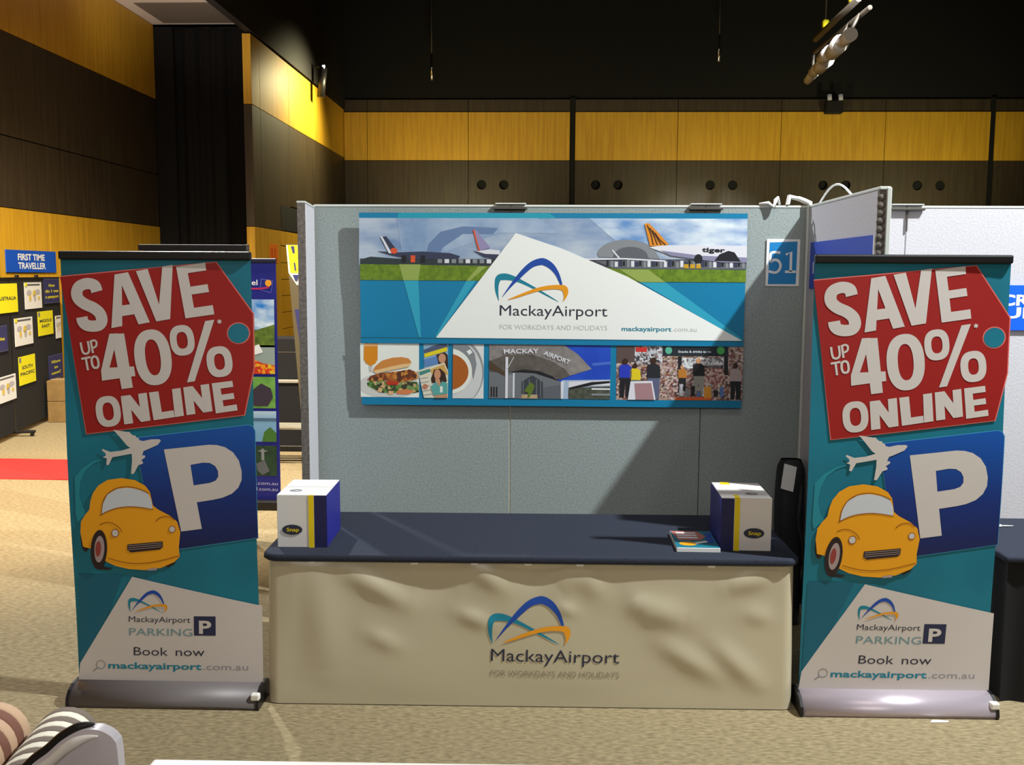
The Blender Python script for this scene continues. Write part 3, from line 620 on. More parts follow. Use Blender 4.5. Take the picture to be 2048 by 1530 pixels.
# ------------------------------------------------------------------ roll-up banners
BW, BZ0, BZ1 = 0.425, 0.085, 2.035
def bsurf(u, v, off):
    k = (v - BZ0) / (BZ1 - BZ0)
    return Vector((u, -0.02 * math.sin(PI * k) * (1 - 0.4 * (u / BW) ** 2) - off + 0.006 * math.sin(9 * k) * (abs(u) / BW) ** 3, v))
CUTS = ([BW * i / 4 for i in range(-3, 4)], [BZ0 + (BZ1 - BZ0) * i / 24 for i in range(1, 24)])
b_uv = homography(((122, 508), (500, 503), (521.5, 1385), (156.5, 1385)), ((-BW, BZ1), (BW, BZ1), (BW, BZ0), (-BW, BZ0)))
def ba(): return Art(b_uv, lambda u, v, o: bsurf(u, v, o + 0.001), 0.0006)
def make_banner():
    t = thing('roll_up_banner', 'x', 'banner', (0, 0, 0), 0, 'SAVE UP TO 40% roll-up banners')
    # base cassette: rounded profile
    prof = [(-0.10, 0.0), (-0.105, 0.018), (-0.098, 0.045), (-0.075, 0.072), (-0.04, 0.088), (0.0, 0.092), (0.05, 0.088), (0.09, 0.06), (0.10, 0.02), (0.095, 0.0)]
    MB().prism([(-0.43, y, z) for y, z in prof], (0.86, 0, 0), alu_dark, True).build('base', t)
    for s in (-1, 1):
        c = [(s * 0.43, y * 1.04, z * 1.03) for y, z in prof]
        MB().prism(c, (s * 0.012, 0, 0), black_plastic).build('end_cap', t)
    MB().box(0.405, 0.444, -0.104, -0.07, 0.045, 0.075, tab_white, 0.006, 2).build('catch_glint', t)  # white colour stands in for the glint on the chrome catch
    for s in (-1, 1): MB().box(s * 0.25 - 0.02, s * 0.25 + 0.02, -0.09, 0.16, 0.0, 0.012, black_plastic, 0.003, 1).build('foot', t)
    MB().cyl((0, 0.035, 0.08), (0, 0.03, 2.05), 0.011, alu_dark, n=10).build('pole', t)
    MB().box(-0.428, 0.428, -0.016, 0.016, 2.028, 2.066, black_plastic, 0.008, 2).build('top_rail', t)
    fab = MB().grid(lambda i, j: bsurf(-BW + 2 * BW * i, BZ0 + (BZ1 - BZ0) * j, 0), 8, 24, teal).build('fabric', t)
    # artwork
    Z1, Z2, Z3 = (100, 470, 3.732), (100, 830, 4.37), (100, 1130, 4.452)
    a = ba(); a.frame(*Z2)
    a.poly([(232, 560), (300, 475), (400, 410), (490, 388), (470, 405), (400, 432), (325, 500), (282, 600), (272, 720), (300, 830), (340, 890), (255, 970), (238, 900)], teal_light, 1).build('swoosh_print', fab, CUTS); a = ba(); a.frame(*Z2)
    a.poly([(250, 1440), (640, 1440), (330, 2300), (262, 2300)], teal_dark, 1)
    
    a.build('tint_print', fab, CUTS)
    a = ba(); a.frame(*Z2)
    o_ = [(746, 192), (1738, 58), (1782, 73), (1802, 115), (1826, 1090), (950, 1232)]
    i_ = [(752, 199), (1738, 65), (1776, 78), (1796, 118), (1822, 1083), (954, 1224)]
    a.poly(o_, mat('sky_line_print', (60, 150, 200), 0.55), 2); a.poly(i_, mat_ramp('parking_blue', 'Z', 0.70, 1.30, [(0, (14, 22, 74)), (0.45, (8, 44, 122)), (1, (6, 84, 176))]), 3)
    P_out = [(1010, 295), (1400, 246), (1470, 248), (1540, 266), (1610, 312), (1660, 385), (1684, 480), (1684, 560), (1655, 630), (1600, 685), (1520, 722), (1440, 742), (1295, 768), (1338, 1008), (1158, 1035)]
    P_in = [(1240, 430), (1350, 408), (1410, 411), (1455, 438), (1478, 480), (1482, 530), (1460, 568), (1410, 590), (1268, 615)]
    a.poly(P_out, white_print, 4, [P_in]); a.build('parking_square', fab, CUTS)
    # red tag
    a = ba(); a.frame(*Z1)
    a.poly([(82, 280), (1242, 150), (1520, 542), (1530, 962), (1462, 1325), (284, 1490)], pink_line, 4)
    a.poly([(82, 288), (1238, 157), (1511, 545), (1521, 960), (1455, 1318), (290, 1482)], red, 5)
    a.disc(1408, 695, 86, 84, pink_line, 6); a.disc(1408, 695, 77, 76, teal, 7)
    a.build('price_tag', fab, CUTS)
    a = ba(); a.frame(*Z1); W_, L = white_print, 7
    a.stroke([(360, 395), (345, 352), (310, 336), (268, 338), (225, 362), (209, 405), (222, 452), (268, 490), (335, 520), (382, 560), (398, 612), (378, 650), (325, 660), (280, 650), (256, 625), (248, 592)], 86, W_, L)
    a.poly([(490, 262), (560, 248), (545, 335), (551, 655), (470, 672)], W_, L); a.poly([(505, 259), (590, 242), (755, 622), (672, 640), (540, 330)], W_, L); a.poly([(530, 500), (640, 482), (655, 560), (530, 582)], W_, L)
    a.poly([(648, 233), (735, 215), (822, 485), (843, 194), (920, 180), (905, 595), (803, 615)], W_, L)
    a.poly([(945, 195), (1160, 158), (1168, 218), (1032, 241), (1052, 345), (1178, 323), (1190, 383), (1062, 405), (1080, 506), (1218, 483), (1230, 553), (1018, 588)], W_, L)
    a.stroke([(240, 786), (250, 838), (262, 866), (284, 872), (302, 858), (304, 830), (294, 775)], 16, W_, L); a.stroke([(334, 866), (315, 770)], 16, W_, L, False); a.stroke([(316, 776), (342, 768), (358, 780), (358, 808), (342, 822), (322, 825)], 15, W_, L)
    a.stroke([(246, 912), (315, 897)], 16, W_, L, False); a.stroke([(280, 906), (297, 998)], 16, W_, L, False); a.ring(350, 935, 33, 52, 16, 35, W_, L, -10)
    a.poly([(455, 716), (515, 711), (492, 835), (455, 988), (395, 1000)], W_, L); a.poly([(470, 716), (565, 711), (633, 1124), (550, 1137)], W_, L); a.poly([(395, 998), (455, 975), (640, 962), (651, 1035), (403, 1076)], W_, L)
    a.ring(780, 890, 136, 214, 56, 138, W_, L, -8, 2.3); a.ring(995, 756, 90, 117, 40, 64, W_, L, -8); a.ring(1271, 915, 94, 118, 38, 62, W_, L, -8); a.poly([(1163, 606), (1230, 594), (1090, 1068), (1033, 1078)], W_, L)
    for k in range(3): a.stroke([(1268 - 17 * math.cos(k * PI / 3 + .3), 608 - 17 * math.sin(k * PI / 3 + .3)), (1268 + 17 * math.cos(k * PI / 3 + .3), 608 + 17 * math.sin(k * PI / 3 + .3))], 8, W_, L, False)
    a.ring(450, 1310, 92, 118, 40, 68, W_, L, -8)
    for dx, dy, s in ((0, 0, 1), (462, -76, 0.985)):
        q = lambda x, y: (545 + dx + (x - 545) * s, 1192 + dy + (y - 1192) * s)
        a.poly([q(543, 1192), q(606, 1182), q(636, 1397), q(570, 1408)], W_, L); a.poly([q(672, 1172), q(735, 1161), q(764, 1374), q(700, 1386)], W_, L); a.poly([q(543, 1192), q(614, 1181), q(764, 1374), q(694, 1386)], W_, L)
    a.poly([(752, 1160), (822, 1149), (848, 1308), (935, 1293), (943, 1345), (788, 1372)], W_, L); a.poly([(922, 1131), (985, 1120), (1012, 1333), (945, 1345)], W_, L)
    a.poly([(1215, 1082), (1366, 1060), (1374, 1106), (1280, 1121), (1288, 1168), (1376, 1153), (1384, 1197), (1296, 1211), (1304, 1257), (1400, 1240), (1407, 1286), (1247, 1312)], W_, L)
    a.build('offer_lettering', fab, CUTS)
    # aeroplane silhouette
    a = ba(); a.frame(*Z2)
    a.poly([(985, 215), (970, 203), (900, 205), (830, 222), (800, 215), (790, 195), (770, 190), (768, 175), (745, 172), (720, 155), (715, 142), (690, 142), (640, 135), (570, 125), (620, 180), (690, 265), (720, 285), (640, 312), (545, 325), (480, 300), (470, 310), (505, 340), (505, 362), (480, 372), (515, 385), (510, 440), (530, 445), (565, 372), (640, 357), (732, 338), (735, 400), (725, 520), (750, 518), (790, 440), (830, 425), (828, 405), (812, 398), (850, 366), (845, 350), (822, 350), (835, 312), (900, 282), (960, 252)], white_print, 6)
    a.build('aeroplane_print', fab, CUTS)
    # plain yellow car
    a = ba(); a.frame(*Z2)
    a.poly(Art.ell(318, 1105, 40, 130), tyre, 5); a.poly(Art.ell(318, 1110, 22, 82), rim_grey, 6); a.poly([(1000, 1340), (1120, 1290), (1090, 1340), (1040, 1365)], tyre, 5)
    a.poly([(285, 960), (318, 905), (360, 850), (370, 770), (392, 700), (440, 630), (520, 578), (640, 558), (760, 575), (850, 625), (890, 680), (915, 800), (940, 822), (965, 840), (1060, 890), (1125, 945), (1152, 1040), (1138, 1180), (1146, 1262), (1100, 1312), (980, 1370), (850, 1392), (700, 1385), (580, 1358), (480, 1310), (380, 1210), (300, 1190), (278, 1060)], car_yellow, 7)
    a.poly([(465, 890), (480, 790), (520, 710), (600, 658), (690, 644), (760, 652), (830, 670), (872, 692), (905, 760), (912, 835), (800, 818), (700, 815), (600, 830), (520, 860)], glass_print, 8)
    a.stroke([(455, 900), (520, 862), (600, 832), (700, 817), (800, 820), (915, 838)], 8, car_shade, 9); a.stroke([(465, 890), (478, 790), (520, 706), (600, 652), (700, 636), (800, 655), (880, 692)], 8, car_shade, 9)
    a.stroke([(450, 985), (500, 965), (560, 970), (620, 1010), (645, 1050)], 7, car_shade, 9); a.stroke([(940, 945), (980, 910), (1050, 900), (1100, 930)], 7, car_shade, 9)
    a.disc(585, 1058, 34, 38, car_shade, 9); a.disc(585, 1058, 27, 31, white_print, 10); a.disc(1082, 1014, 30, 32, car_shade, 9); a.disc(1082, 1014, 24, 26, white_print, 10)
    a.poly([(690, 1160), (1000, 1125), (1000, 1180), (975, 1200), (720, 1232), (690, 1210)], tyre, 9)
    for k in range(3): a.stroke([(698, 1172 + 18 * k), (995, 1138 + 18 * k)], 5, rim_grey, 10, False)
    a.stroke([(520, 1290), (700, 1330), (900, 1320), (1140, 1255)], 7, car_shade, 9)
    a.poly(Art.ell(440, 1212, 72, 180, 4), tyre, 10); a.poly(Art.ell(445, 1208, 44, 122, 4), rim_grey, 11); a.poly(Art.ell(436, 1205, 24, 70, 4), mat('hub_print', (150, 60, 54), 0.6), 12)
    a.poly([(400, 1330), (480, 1370), (560, 1380), (520, 1398), (430, 1395)], tyre, 6); a.poly([(860, 1380), (950, 1365), (945, 1390), (870, 1396)], rim_grey, 8)
    a.build('car_print', fab, CUTS)
    # white foot of the banner with the small print
    a = ba(); a.frame(*Z3); a.poly([(740, 148), (1888, 408), (1900, 1138), (247, 1138), (262, 970)], white_print, 3); a.build('white_field', fab, CUTS)
    a = ba(); logo(a, 244.5, 1181.5, 13.4)
    for it in range(len(a.items)): a.items[it] = a.items[it][:3] + (a.items[it][3] + 2,)
    a.build('logo_print', fab, CUTS); a = ba(); a.frame(*Z3)
    a.text('MackayAirport', (705, 570), (1255, 570), 56, ink, 4).build('name_print', fab, CUTS); a = ba(); a.frame(*Z3); a.text('PARKING', (708, 696), (1272, 696), 72, mat('teal_grey_text', (110, 150, 160), 0.55), 4, 0.0)
    a.build('parking_print', fab, CUTS); a = ba(); a.frame(*Z3); a.rect(1285, 508, 1478, 690, navy_print, 4); a.text('P', (1330, 668), (1440, 668), 122, white_print, 5, 0.03)
    a.build('parking_badge', fab, CUTS); a = ba(); a.frame(*Z3); a.text('Book', (745, 884), (1050, 884), 82, ink, 4).build('booking_word', fab, CUTS); a = ba(); a.frame(*Z3); a.text('now', (1120, 884), (1378, 884), 82, ink, 4)
    a.build('booking_word', fab, CUTS); a = ba(); a.frame(*Z3); a.poly(Art.ell(448, 978, 42, 42), gry, 4, [Art.ell(448, 978, 35, 35)]); a.stroke([(420, 1008), (380, 1038)], 10, gry, 4, False)
    a.build('search_icon', fab, CUTS); a = ba(); a.frame(*Z3); a.text('mackayairport', (515, 1012), (1350, 1012), 62, teal_text, 4, 0.025); a.text('.com.au', (1365, 1012), (1765, 1012), 62, grey_text, 4)
    a.build('web_address', fab, CUTS)
    return t
bl = make_banner(); bl.location = (-1.731, 4.285, 0); bl.rotation_euler[2] = 0.01
bl['label'] = 'left SAVE 40% roll-up banner on a dark grey base beside the carpet aisle'
br = copy_tree(bl); br.location = (1.597, 4.345, 0); br.rotation_euler[2] = 0.015
br['label'] = 'right SAVE 40% roll-up banner on a base coloured as brightly lit in front of the divider'
for ch in br.children:
    if ch.name.startswith('base'):
        ch.data = ch.data.copy(); ch.data.materials[0] = alu_base_lit; ch['label'] = 'pale lilac satin base'

# ------------------------------------------------------------------ promotional table
tb = thing('trestle_table', 'long table with navy top and cream skirt carrying the airport logo', 'table', (-0.066, 4.33, 0), 0.016)
HW, TD, TZ = 1.207, 0.76, 0.70
out = []
for cx, cy, a0 in ((HW - 0.06, 0.05, -90), (HW - 0.06, TD - 0.05, 0), (-HW + 0.06, TD - 0.05, 90), (-HW + 0.06, 0.05, 180)):
    for k in range(7):
        an = math.radians(a0 + 15 * k); out.append((cx + 0.075 * math.cos(an), cy + 0.075 * math.sin(an)))
top = MB(); rings = []
for dz, g in ((-0.032, 0.0), (-0.026, 0.008), (-0.008, 0.006), (0.0, -0.006)):
    r_ = []
    for x, y in out:
        l = math.hypot(x, y - TD / 2); r_.append(top.bm.verts.new((x + g * x / l, y + g * (y - TD / 2) / l, TZ + dz)))
    rings.append(r_)
im = top.mi(navy_cloth); n = len(out)
for A, B in zip(rings, rings[1:]):
    for k in range(n): f = top.bm.faces.new((A[k], A[(k + 1) % n], B[(k + 1) % n], B[k])); f.smooth = True
top.bm.faces.new(rings[-1]); top.bm.faces.new(rings[0][::-1])
top.build('table_top', tb)
ridges = [(350, 115, 575, 230, 26, 1.1), (810, 95, 935, 175, 24, .8), (760, 265, 880, 305, 20, .7), (1120, 165, 1200, 110, 30, .6), (1200, 110, 1290, 200, 28, .7), (1420, 240, 1590, 285, 34, 1.2), (1400, 200, 1440, 260, 26, .5), (1500, 370, 1700, 495, 26, .9), (1690, 370, 1850, 520, 26, .9), (1740, 165, 1900, 125, 24, .9), (430, 340, 550, 392, 22, .6), (230, 90, 290, 480, 46, .8), (1800, 260, 1900, 280, 22, .5), (1130, 240, 1190, 262, 16, .5), (600, 160, 760, 150, 40, -.6), (980, 120, 1110, 110, 40, -.5), (120, 120, 110, 420, 36, .4)]
sk_uv = homography(((527, 1116), (1590, 1124), (1582, 1416), (541, 1408)), ((-HW, TZ - 0.03), (HW, TZ - 0.03), (HW, 0.004), (-HW, 0.004)))
RID = []
for x0, y0, x1, y1, wd, am in ridges:
    p, q = sk_uv(500 + x0 / 1.8286, 1080 + y0 / 1.8286), sk_uv(500 + x1 / 1.8286, 1080 + y1 / 1.8286)
    RID.append((p, q, wd / 1.8286 * 0.0023, am))
def bulge(u, v):
    h = 0.0
    for (px, pz), (qx, qz), wd, am in RID:
        dx, dz = qx - px, qz - pz; L2 = dx * dx + dz * dz
        tt = max(0, min(1, ((u - px) * dx + (v - pz) * dz) / L2)); d2 = (u - px - tt * dx) ** 2 + (v - pz - tt * dz) ** 2
        e_ = math.sin(PI * (0.12 + 0.76 * tt)); h += am * 0.0145 * e_ * math.exp(-d2 / (2 * (wd * 1.1) ** 2))
    h += 0.006 * math.sin(5.1 * u + 1.0) * math.sin(6 * v + 2.2 * u) * (0.3 + v)
    e = min(1, (HW - abs(u)) / 0.12) * min(1, max(0, (v - 0.02) / 0.08)) * min(1, (0.672 - v) / 0.03)
    return h * max(0, e)
def skirt(u, v, off):
    k = 1 - v / 0.67
    y = -0.045 * k - bulge(u, v) - 0.004
    r = 0.05; ex = abs(u) - (HW - r)
    if ex > 0:
        an = min(ex / r, 1) * PI / 2; s = 1 if u > 0 else -1
        return Vector((s * ((HW - r) + r * math.sin(an)) , y + r * (1 - math.cos(an)) - off, v))
    return Vector((u, y - off, v))
sk = MB()
us = [-HW + i * 0.0125 for i in range(int(2 * HW / 0.0125) + 1)]
sk.grid(lambda i, j: skirt(-HW + 2 * HW * i, 0.004 + 0.666 * j, 0), 220, 60, skirt_vinyl)
for s in (-1, 1):
    sk.grid(lambda i, j: Vector((s * HW, 0.046 - 0.045 * (1 - j) * (1 - i) + i * 0.66 - 0.004, 0.004 + 0.666 * j)), 6, 4, skirt_vinyl)
sk_o = sk.build('skirt', tb)
cu = ([-0.5 + 0.03 * i for i in range(45)], [0.03 * i for i in range(1, 22)])
a = Art(sk_uv, lambda u, v, o: skirt(u, v, o + 0.001), 0.0006); logo(a, 950, 1170, 6.4); a.build('logo_print', sk_o, cu)
a = Art(sk_uv, lambda u, v, o: skirt(u, v, o + 0.001), 0.0006)
a.text('MackayAirport', (984, 1321), (1239, 1325), 26, ink, 2).build('name_print', sk_o, cu); a = Art(sk_uv, lambda u, v, o: skirt(u, v, o + 0.001), 0.0006); a.text('FOR WORKDAYS AND HOLIDAYS', (984, 1351), (1239, 1354), 12, mat('faded_text', (150, 138, 116), 0.5), 2); a.build('motto_print', sk_o, cu)
for px in (621, 827, 948, 1055, 1159, 1421):
    u, v = sk_uv(px, 1121)
    MB().box(u - 0.017, u + 0.017, -0.016, -0.004, TZ - 0.045, TZ - 0.031, tab_white, 0.002, 1).build('velcro_tab', tb)
for x in (-1.0, 1.0):
    for y in (0.12, 0.64): MB().cyl((x, y, 0), (x, y, TZ - 0.033), 0.016, alu_dark, n=10).build('leg', tb)

# boxes of brochures on the table
def brochure_box(label, loc, s, rz):
    t = thing('brochure_box', label, 'box', loc, rz, 'white, yellow and blue boxes on the table'); H = 0.25; D = 0.34
    b = MB()
    b.box(-0.115, 0.115, 0, D, 0, H, box_white, 0.002, 1); body = b.build('carton', t)
    bb = MB(); e = 0.0012
    x0, x1 = (0.058, 0.115 + e) if s > 0 else (-0.115 - e, -0.058)
    bb.box(x0, x1, -e, D + e, -0.0, H - 0.003, box_navy); bb.build('navy_face', body)
    bs = MB(); xs_ = 0.115 + 2 * e if s > 0 else -0.115 - 2 * e
    bs.box(min(xs_, xs_ - s * 0.001), max(xs_, xs_ - s * 0.001), 0.0, D, 0.002, H - 0.002, box_blue); bs.build('blue_side', body)
    x0, x1 = (0.032, 0.056) if s > 0 else (-0.056, -0.032)
    MB().box(x0, x1, -2 * e, 0.01, 0, H - 0.001, box_yellow).build('yellow_stripe', body)
    if s < 0: MB().box(x0, x1, -e, 0.06, H, H + e, box_yellow).box(x0 - 0.02, x1, D - 0.05, D + e, H, H + e, box_yellow).build('top_stripe', body)
    MB().box(-0.115, 0.115, D / 2 - 0.001, D / 2 + 0.001, H, H + 0.001, mat('flap_line', (170, 166, 160), 0.6)).build('flap_joint', body)
    a = Art(lambda x, y: (x, -y), lambda u, v, o: Vector((u, -e * 2 - o, v)))
    cx = -0.045 if s > 0 else 0.035
    a.poly(Art.ell(cx, -0.085, 0.047, 0.024), ink, 1); a.text('Snap', (cx - 0.026, -0.077), (cx + 0.032, -0.077), 0.018, box_yellow, 2, 0.02); a.build('oval_label', body)
    a = Art(lambda x, y: (x, y), lambda u, v, o: Vector((u, v, H + 0.001 + o)))
    a.poly(Art.ell(cx, 0.09, 0.03, 0.022), gry, 1, [Art.ell(cx + 0.004, 0.09, 0.012, 0.01)]); a.build('top_emblem', body)
    return t
brochure_box('white, yellow and blue carton with oval label on the left end of the table', (-1.130, 4.405, TZ), 1, 0.03)
brochure_box('white, yellow and blue carton with oval label on the right end of the table', (0.935, 4.455, TZ), -1, -0.02)
t = thing('flyer_stack', 'small stack of flyers with tag picture lying beside the right carton', 'flyers', (0.712, 4.42, TZ), -0.01)
MB().box(-0.1, 0.1, 0, 0.30, 0, 0.02, paper_white, 0.001, 1).build('sheets', t)
a = Art(lambda x, y: (x, y), lambda u, v, o: Vector((u, v, 0.02 + o)))
a.rect(-0.099, 0.004, 0.099, 0.296, teal, 1); a.poly([(-0.097, 0.292), (0.03, 0.292), (0.062, 0.20), (0.03, 0.13), (-0.075, 0.13)], mat('flyer_red', (190, 110, 100), 0.4), 2)
for k in range(3): a.rect(-0.075, 0.16 + 0.042 * k, 0.02, 0.185 + 0.042 * k, paper_white, 3)
a.poly([(0.05, 0.08), (0.09, 0.09), (0.095, 0.27), (0.065, 0.27)], logo_blue, 2); a.poly(Art.ell(-0.04, 0.07, 0.04, 0.035), car_yellow, 2); a.poly([(0.0, 0.06), (0.06, 0.10), (0.05, 0.12), (-0.01, 0.09)], paper_white, 3); a.build('cover_print', t)

# bag leaning behind the table
bag = thing('equipment_bag', 'tall black carry bag with white tag leaning behind the right end of the table', 'bag', (1.40, 5.50, 0), 0)
def sbox(u, v):
    an = 2 * PI * u; e = 4.0; c, s = math.cos(an), math.sin(an); z = 0.002 + 0.92 * v
    taper = 1.0 if v < 0.95 else 1 - (v - 0.95) * 5; wob = 1 + 0.05 * math.sin(9 * v + 3 * u)
    return Vector((math.copysign(abs(c) ** (2 / e), c) * 0.075 * taper * wob + 0.03 * (v - .5), math.copysign(abs(s) ** (2 / e), s) * 0.075 * taper * wob + 0.10 * v - 0.02, z))
bag_m = mat('bag_black', (16, 16, 24), 0.6)
b = MB().grid(sbox, 28, 24, bag_m)
b.bm.faces.new([v for v in b.bm.verts if abs(v.co.z - 0.922) < 1e-4][:28]) if False else None
b.box(-0.02, 0.07, 0.03, 0.12, 0.895, 0.915, bag_m, 0.004, 1); bo = b.build('body', bag)
MB().prism([(-0.065, -0.022, 0.775), (0.005, -0.022, 0.755), (0.025, -0.006, 0.895), (-0.045, -0.006, 0.915)], (0, -0.004, 0), paper_white).build('tag', bag)
MB().tube([(0.05, -0.03, 0.80), (0.03, -0.06, 0.6), (0.06, -0.07, 0.45), (0.075, -0.06, 0.3), (0.05, -0.07, 0.12)], 0.012, bag_m, 6).build('strap', bag)

# cables on the partition top
t = thing('cable_bundle', 'crumpled white tape and cable tangle lying on the partition top above the 51 sign', 'cable', (1.36, 5.77, TOP), 0)
MB().tube([(-0.14, -0.02, 0.009), (-0.09, -0.035, 0.012), (-0.06, -0.046, -0.012), (-0.05, -0.042, 0.03), (-0.035, -0.02, 0.045), (-0.02, -0.01, 0.006)], [0.006, 0.012, 0.014, 0.012, 0.01, 0.006], paper_white, 7).build('loose_end', t)
tp = MB(); tp.prism([(0.02, -0.03, 0.006), (0.03, -0.03, 0.062), (0.075, -0.03, 0.052), (0.07, -0.03, 0.04), (0.04, -0.03, 0.044), (0.034, -0.03, 0.006)], (0, 0.05, 0), paper_white); tp.build('folded_tape', t)
MB().tube([(0.05, 0, 0.045), (0.09, -0.01, 0.04), (0.12, -0.02, 0.025), (0.145, -0.045, 0.012), (0.15, -0.05, -0.025)], [0.008, 0.014, 0.016, 0.014, 0.012], paper_white, 7).build('knotted_tape', t)
loop = [(1.63, 5.66 - 0.05 * k, TOP + 0.006 + 0.075 * math.sin(PI * k / 10) ) for k in range(11)]
tag(MB().tube([(1.55 + 0.002 * k, 5.70 - 0.055 * k, TOP + 0.005 + 0.085 * math.sin(PI * k / 10)) for k in range(11)], 0.006, paper_white, 8).build('cable'), 'white cable looping above the top edge of the side divider', 'cable')

# ------------------------------------------------------------------ neighbouring navy table on the right
nt_ = thing('trestle_table', 'dark table with navy cloth top and black skirt at the right edge', 'table', (3.03, 4.42, 0), 0)
MB().box(-0.92, 0.92, 0, 0.74, 0.67, 0.70, navy_cloth, 0.012, 3).build('table_top', nt_)
MB().grid(lambda i, j: Vector((-0.90 + 1.8 * i, 0.02 + 0.012 * math.sin(i * 60) * (1 - 0.6 * j), 0.003 + 0.668 * j)), 160, 2, black_cloth).grid(lambda i, j: Vector((-0.90 + 0.012 * math.sin(i * 25), 0.02 + 0.7 * i, 0.003 + 0.668 * j)), 60, 2, black_cloth).build('skirt', nt_)
for x in (-0.8, 0.8): MB().cyl((x, 0.4, 0), (x, 0.4, 0.67), 0.016, alu_dark, n=10).build('leg', nt_)
t = thing('pen', 'white pen lying on the navy table top beside the right banner', 'pen', (2.30, 4.95, 0.708), 0.2)
MB().cyl((-0.03, 0, 0), (0.03, 0, 0), 0.008, paper_white, n=8).build('barrel', t); MB().cyl((0.03, 0, 0), (0.10, 0, -0.003), 0.004, paper_white, 0.002, n=8).build('tip', t)

# ------------------------------------------------------------------ left: rear banners
rb = thing('roll_up_banner', 'dark roll-up banner standing behind the left SAVE banner, only its black rail showing', 'banner', (-2.545, 7.0, 0), 0)
MB().box(-0.40, 0.40, -0.016, 0.016, 2.13, 2.175, black_plastic, 0.006, 2).build('top_rail', rb)
MB().box(0.385, 0.402, -0.018, 0.018, 2.127, 2.178, clip_metal, 0.003, 1).build('rail_cap', rb)
MB().box(-0.36, 0.36, -0.002, 0.0, 0.08, 2.14, black_cloth).build('fabric', rb); MB().box(-0.38, 0.38, -0.1, 0.1, 0, 0.085, alu_dark, 0.02, 2).build('base', rb); MB().cyl((0, 0.03, 0.08), (0, 0.03, 2.14), 0.011, alu_dark, n=8).build('pole', rb)
tv = thing('roll_up_banner', 'deep blue travel banner with landscape photos behind the left SAVE banner', 'banner', (-2.652, 8.0, 0), 0)
TV0, TV1 = 0.07, 2.07
MB().box(-0.425, 0.425, -0.002, 0.002, TV0, TV1, travel_blue).build('fabric', tv); MB().box(-0.43, 0.43, -0.014, 0.014, TV1 - 0.01, TV1 + 0.025, mat('rail_navy', (20, 22, 50), 0.5), 0.005, 1).build('top_rail', tv)
MB().box(-0.44, 0.44, -0.09, 0.09, 0, 0.075, black_plastic, 0.015, 2).build('base', tv); MB().cyl((0, 0.03, 0.07), (0, 0.03, 2.07), 0.01, alu_dark, n=8).build('pole', tv)
tv_uv = homography(((505, 522), (558.5, 522), (562, 1000), (508, 1000)), ((0.205, TV1), (0.425, TV1), (0.425, TV0), (0.205, TV0)))
a = Art(tv_uv, lambda u, v, o: Vector((u, -0.002 - o, v)), 0.0012)
a.text('travel', (478, 568), (521, 568), 11, paper_white, 1, 0.01); a.stroke([(490, 574), (522, 575), (545, 572)], 3.2, mat('swoosh_red', (200, 40, 90), 0.5), 1); a.disc(543, 564, 6.5, 6.5, mat('sun_orange', (242, 160, 40), 0.5), 2); a.stroke([(529, 556), (552, 560), (548, 583), (526, 577), (529, 556)], 1.2, mat('frame_lilac', (110, 110, 190), 0.5), 1, False)
a.build('travel_logo', tv); a = Art(tv_uv, lambda u, v, o: Vector((u, -0.002 - o, v)), 0.0012); a.text('g.com.au', (505, 968), (556, 969), 7, mat('soft_white', (190, 190, 220), 0.5), 1); a.build('web_line', tv); a.text('el.com.au', (505, 980), (556, 981), 7, mat('soft_white', (190, 190, 220), 0.5), 1); a.build('web_line', tv)
a = Art(tv_uv, lambda u, v, o: Vector((u, -0.002 - o, v)), 0.0012)
a.rect(440, 596, 554, 743, mat('tv_sky', (225, 240, 250), 0.5, scale=6, stretch=(1, 1, 2), rgb2=(40, 130, 214)), 1); a.poly([(440, 665), (520, 655), (554, 645), (554, 690), (440, 690)], mat('tv_hill', (110, 136, 50), 0.5, scale=25, rgb2=(70, 92, 36)), 2); a.rect(440, 686, 554, 726, mat('tv_water', (150, 164, 160), 0.5), 2); a.poly([(505, 690), (522, 684), (530, 700), (510, 706)], paper_white, 3)
a.poly([(440, 726), (505, 712), (530, 722), (554, 726), (554, 743), (440, 743)], mat_cells('tv_flowers', [(220, 60, 30), (236, 150, 30), (200, 50, 30), (226, 190, 40)], 50), 3); a.build('lake_photo', tv)
a = Art(tv_uv, lambda u, v, o: Vector((u, -0.002 - o, v)), 0.0012)
a.rect(440, 749, 554, 812, mat('tv_grass', (130, 180, 90), 0.5, scale=14, rgb2=(90, 150, 60)), 1); a.poly([(500, 806), (508, 775), (525, 762), (545, 772), (549, 790), (538, 808), (515, 808)], mat('tv_animal', (62, 52, 66), 0.5), 2); a.build('animal_photo', tv)
a = Art(tv_uv, lambda u, v, o: Vector((u, -0.002 - o, v)), 0.0012)
a.rect(440, 818, 555, 880, mat_ramp('tv_lake', 'Z', 0.58, 0.86, [(0, (110, 160, 200)), (0.6, (130, 176, 214)), (1, (200, 220, 236))]), 1); a.poly([(440, 880), (525, 880), (530, 860), (542, 850), (555, 862), (555, 880)], mat('tv_islet', (70, 116, 50), 0.5), 2); a.rect(440, 832, 555, 838, mat('tv_far', (80, 110, 140), 0.5), 2); a.build('island_photo', tv)
a = Art(tv_uv, lambda u, v, o: Vector((u, -0.002 - o, v)), 0.0012)
a.rect(440, 888, 555, 950, mat('tv_forest', (44, 74, 46), 0.5, scale=20, rgb2=(28, 52, 44)), 1); a.poly([(524, 894), (528, 894), (529, 897), (537, 899), (529, 901), (529, 918), (523, 918), (523, 901), (515, 899), (523, 897)], gry, 2); a.poly([(512, 925), (530, 918), (540, 940), (525, 948), (515, 940)], gry2, 2); a.build('statue_photo', tv)

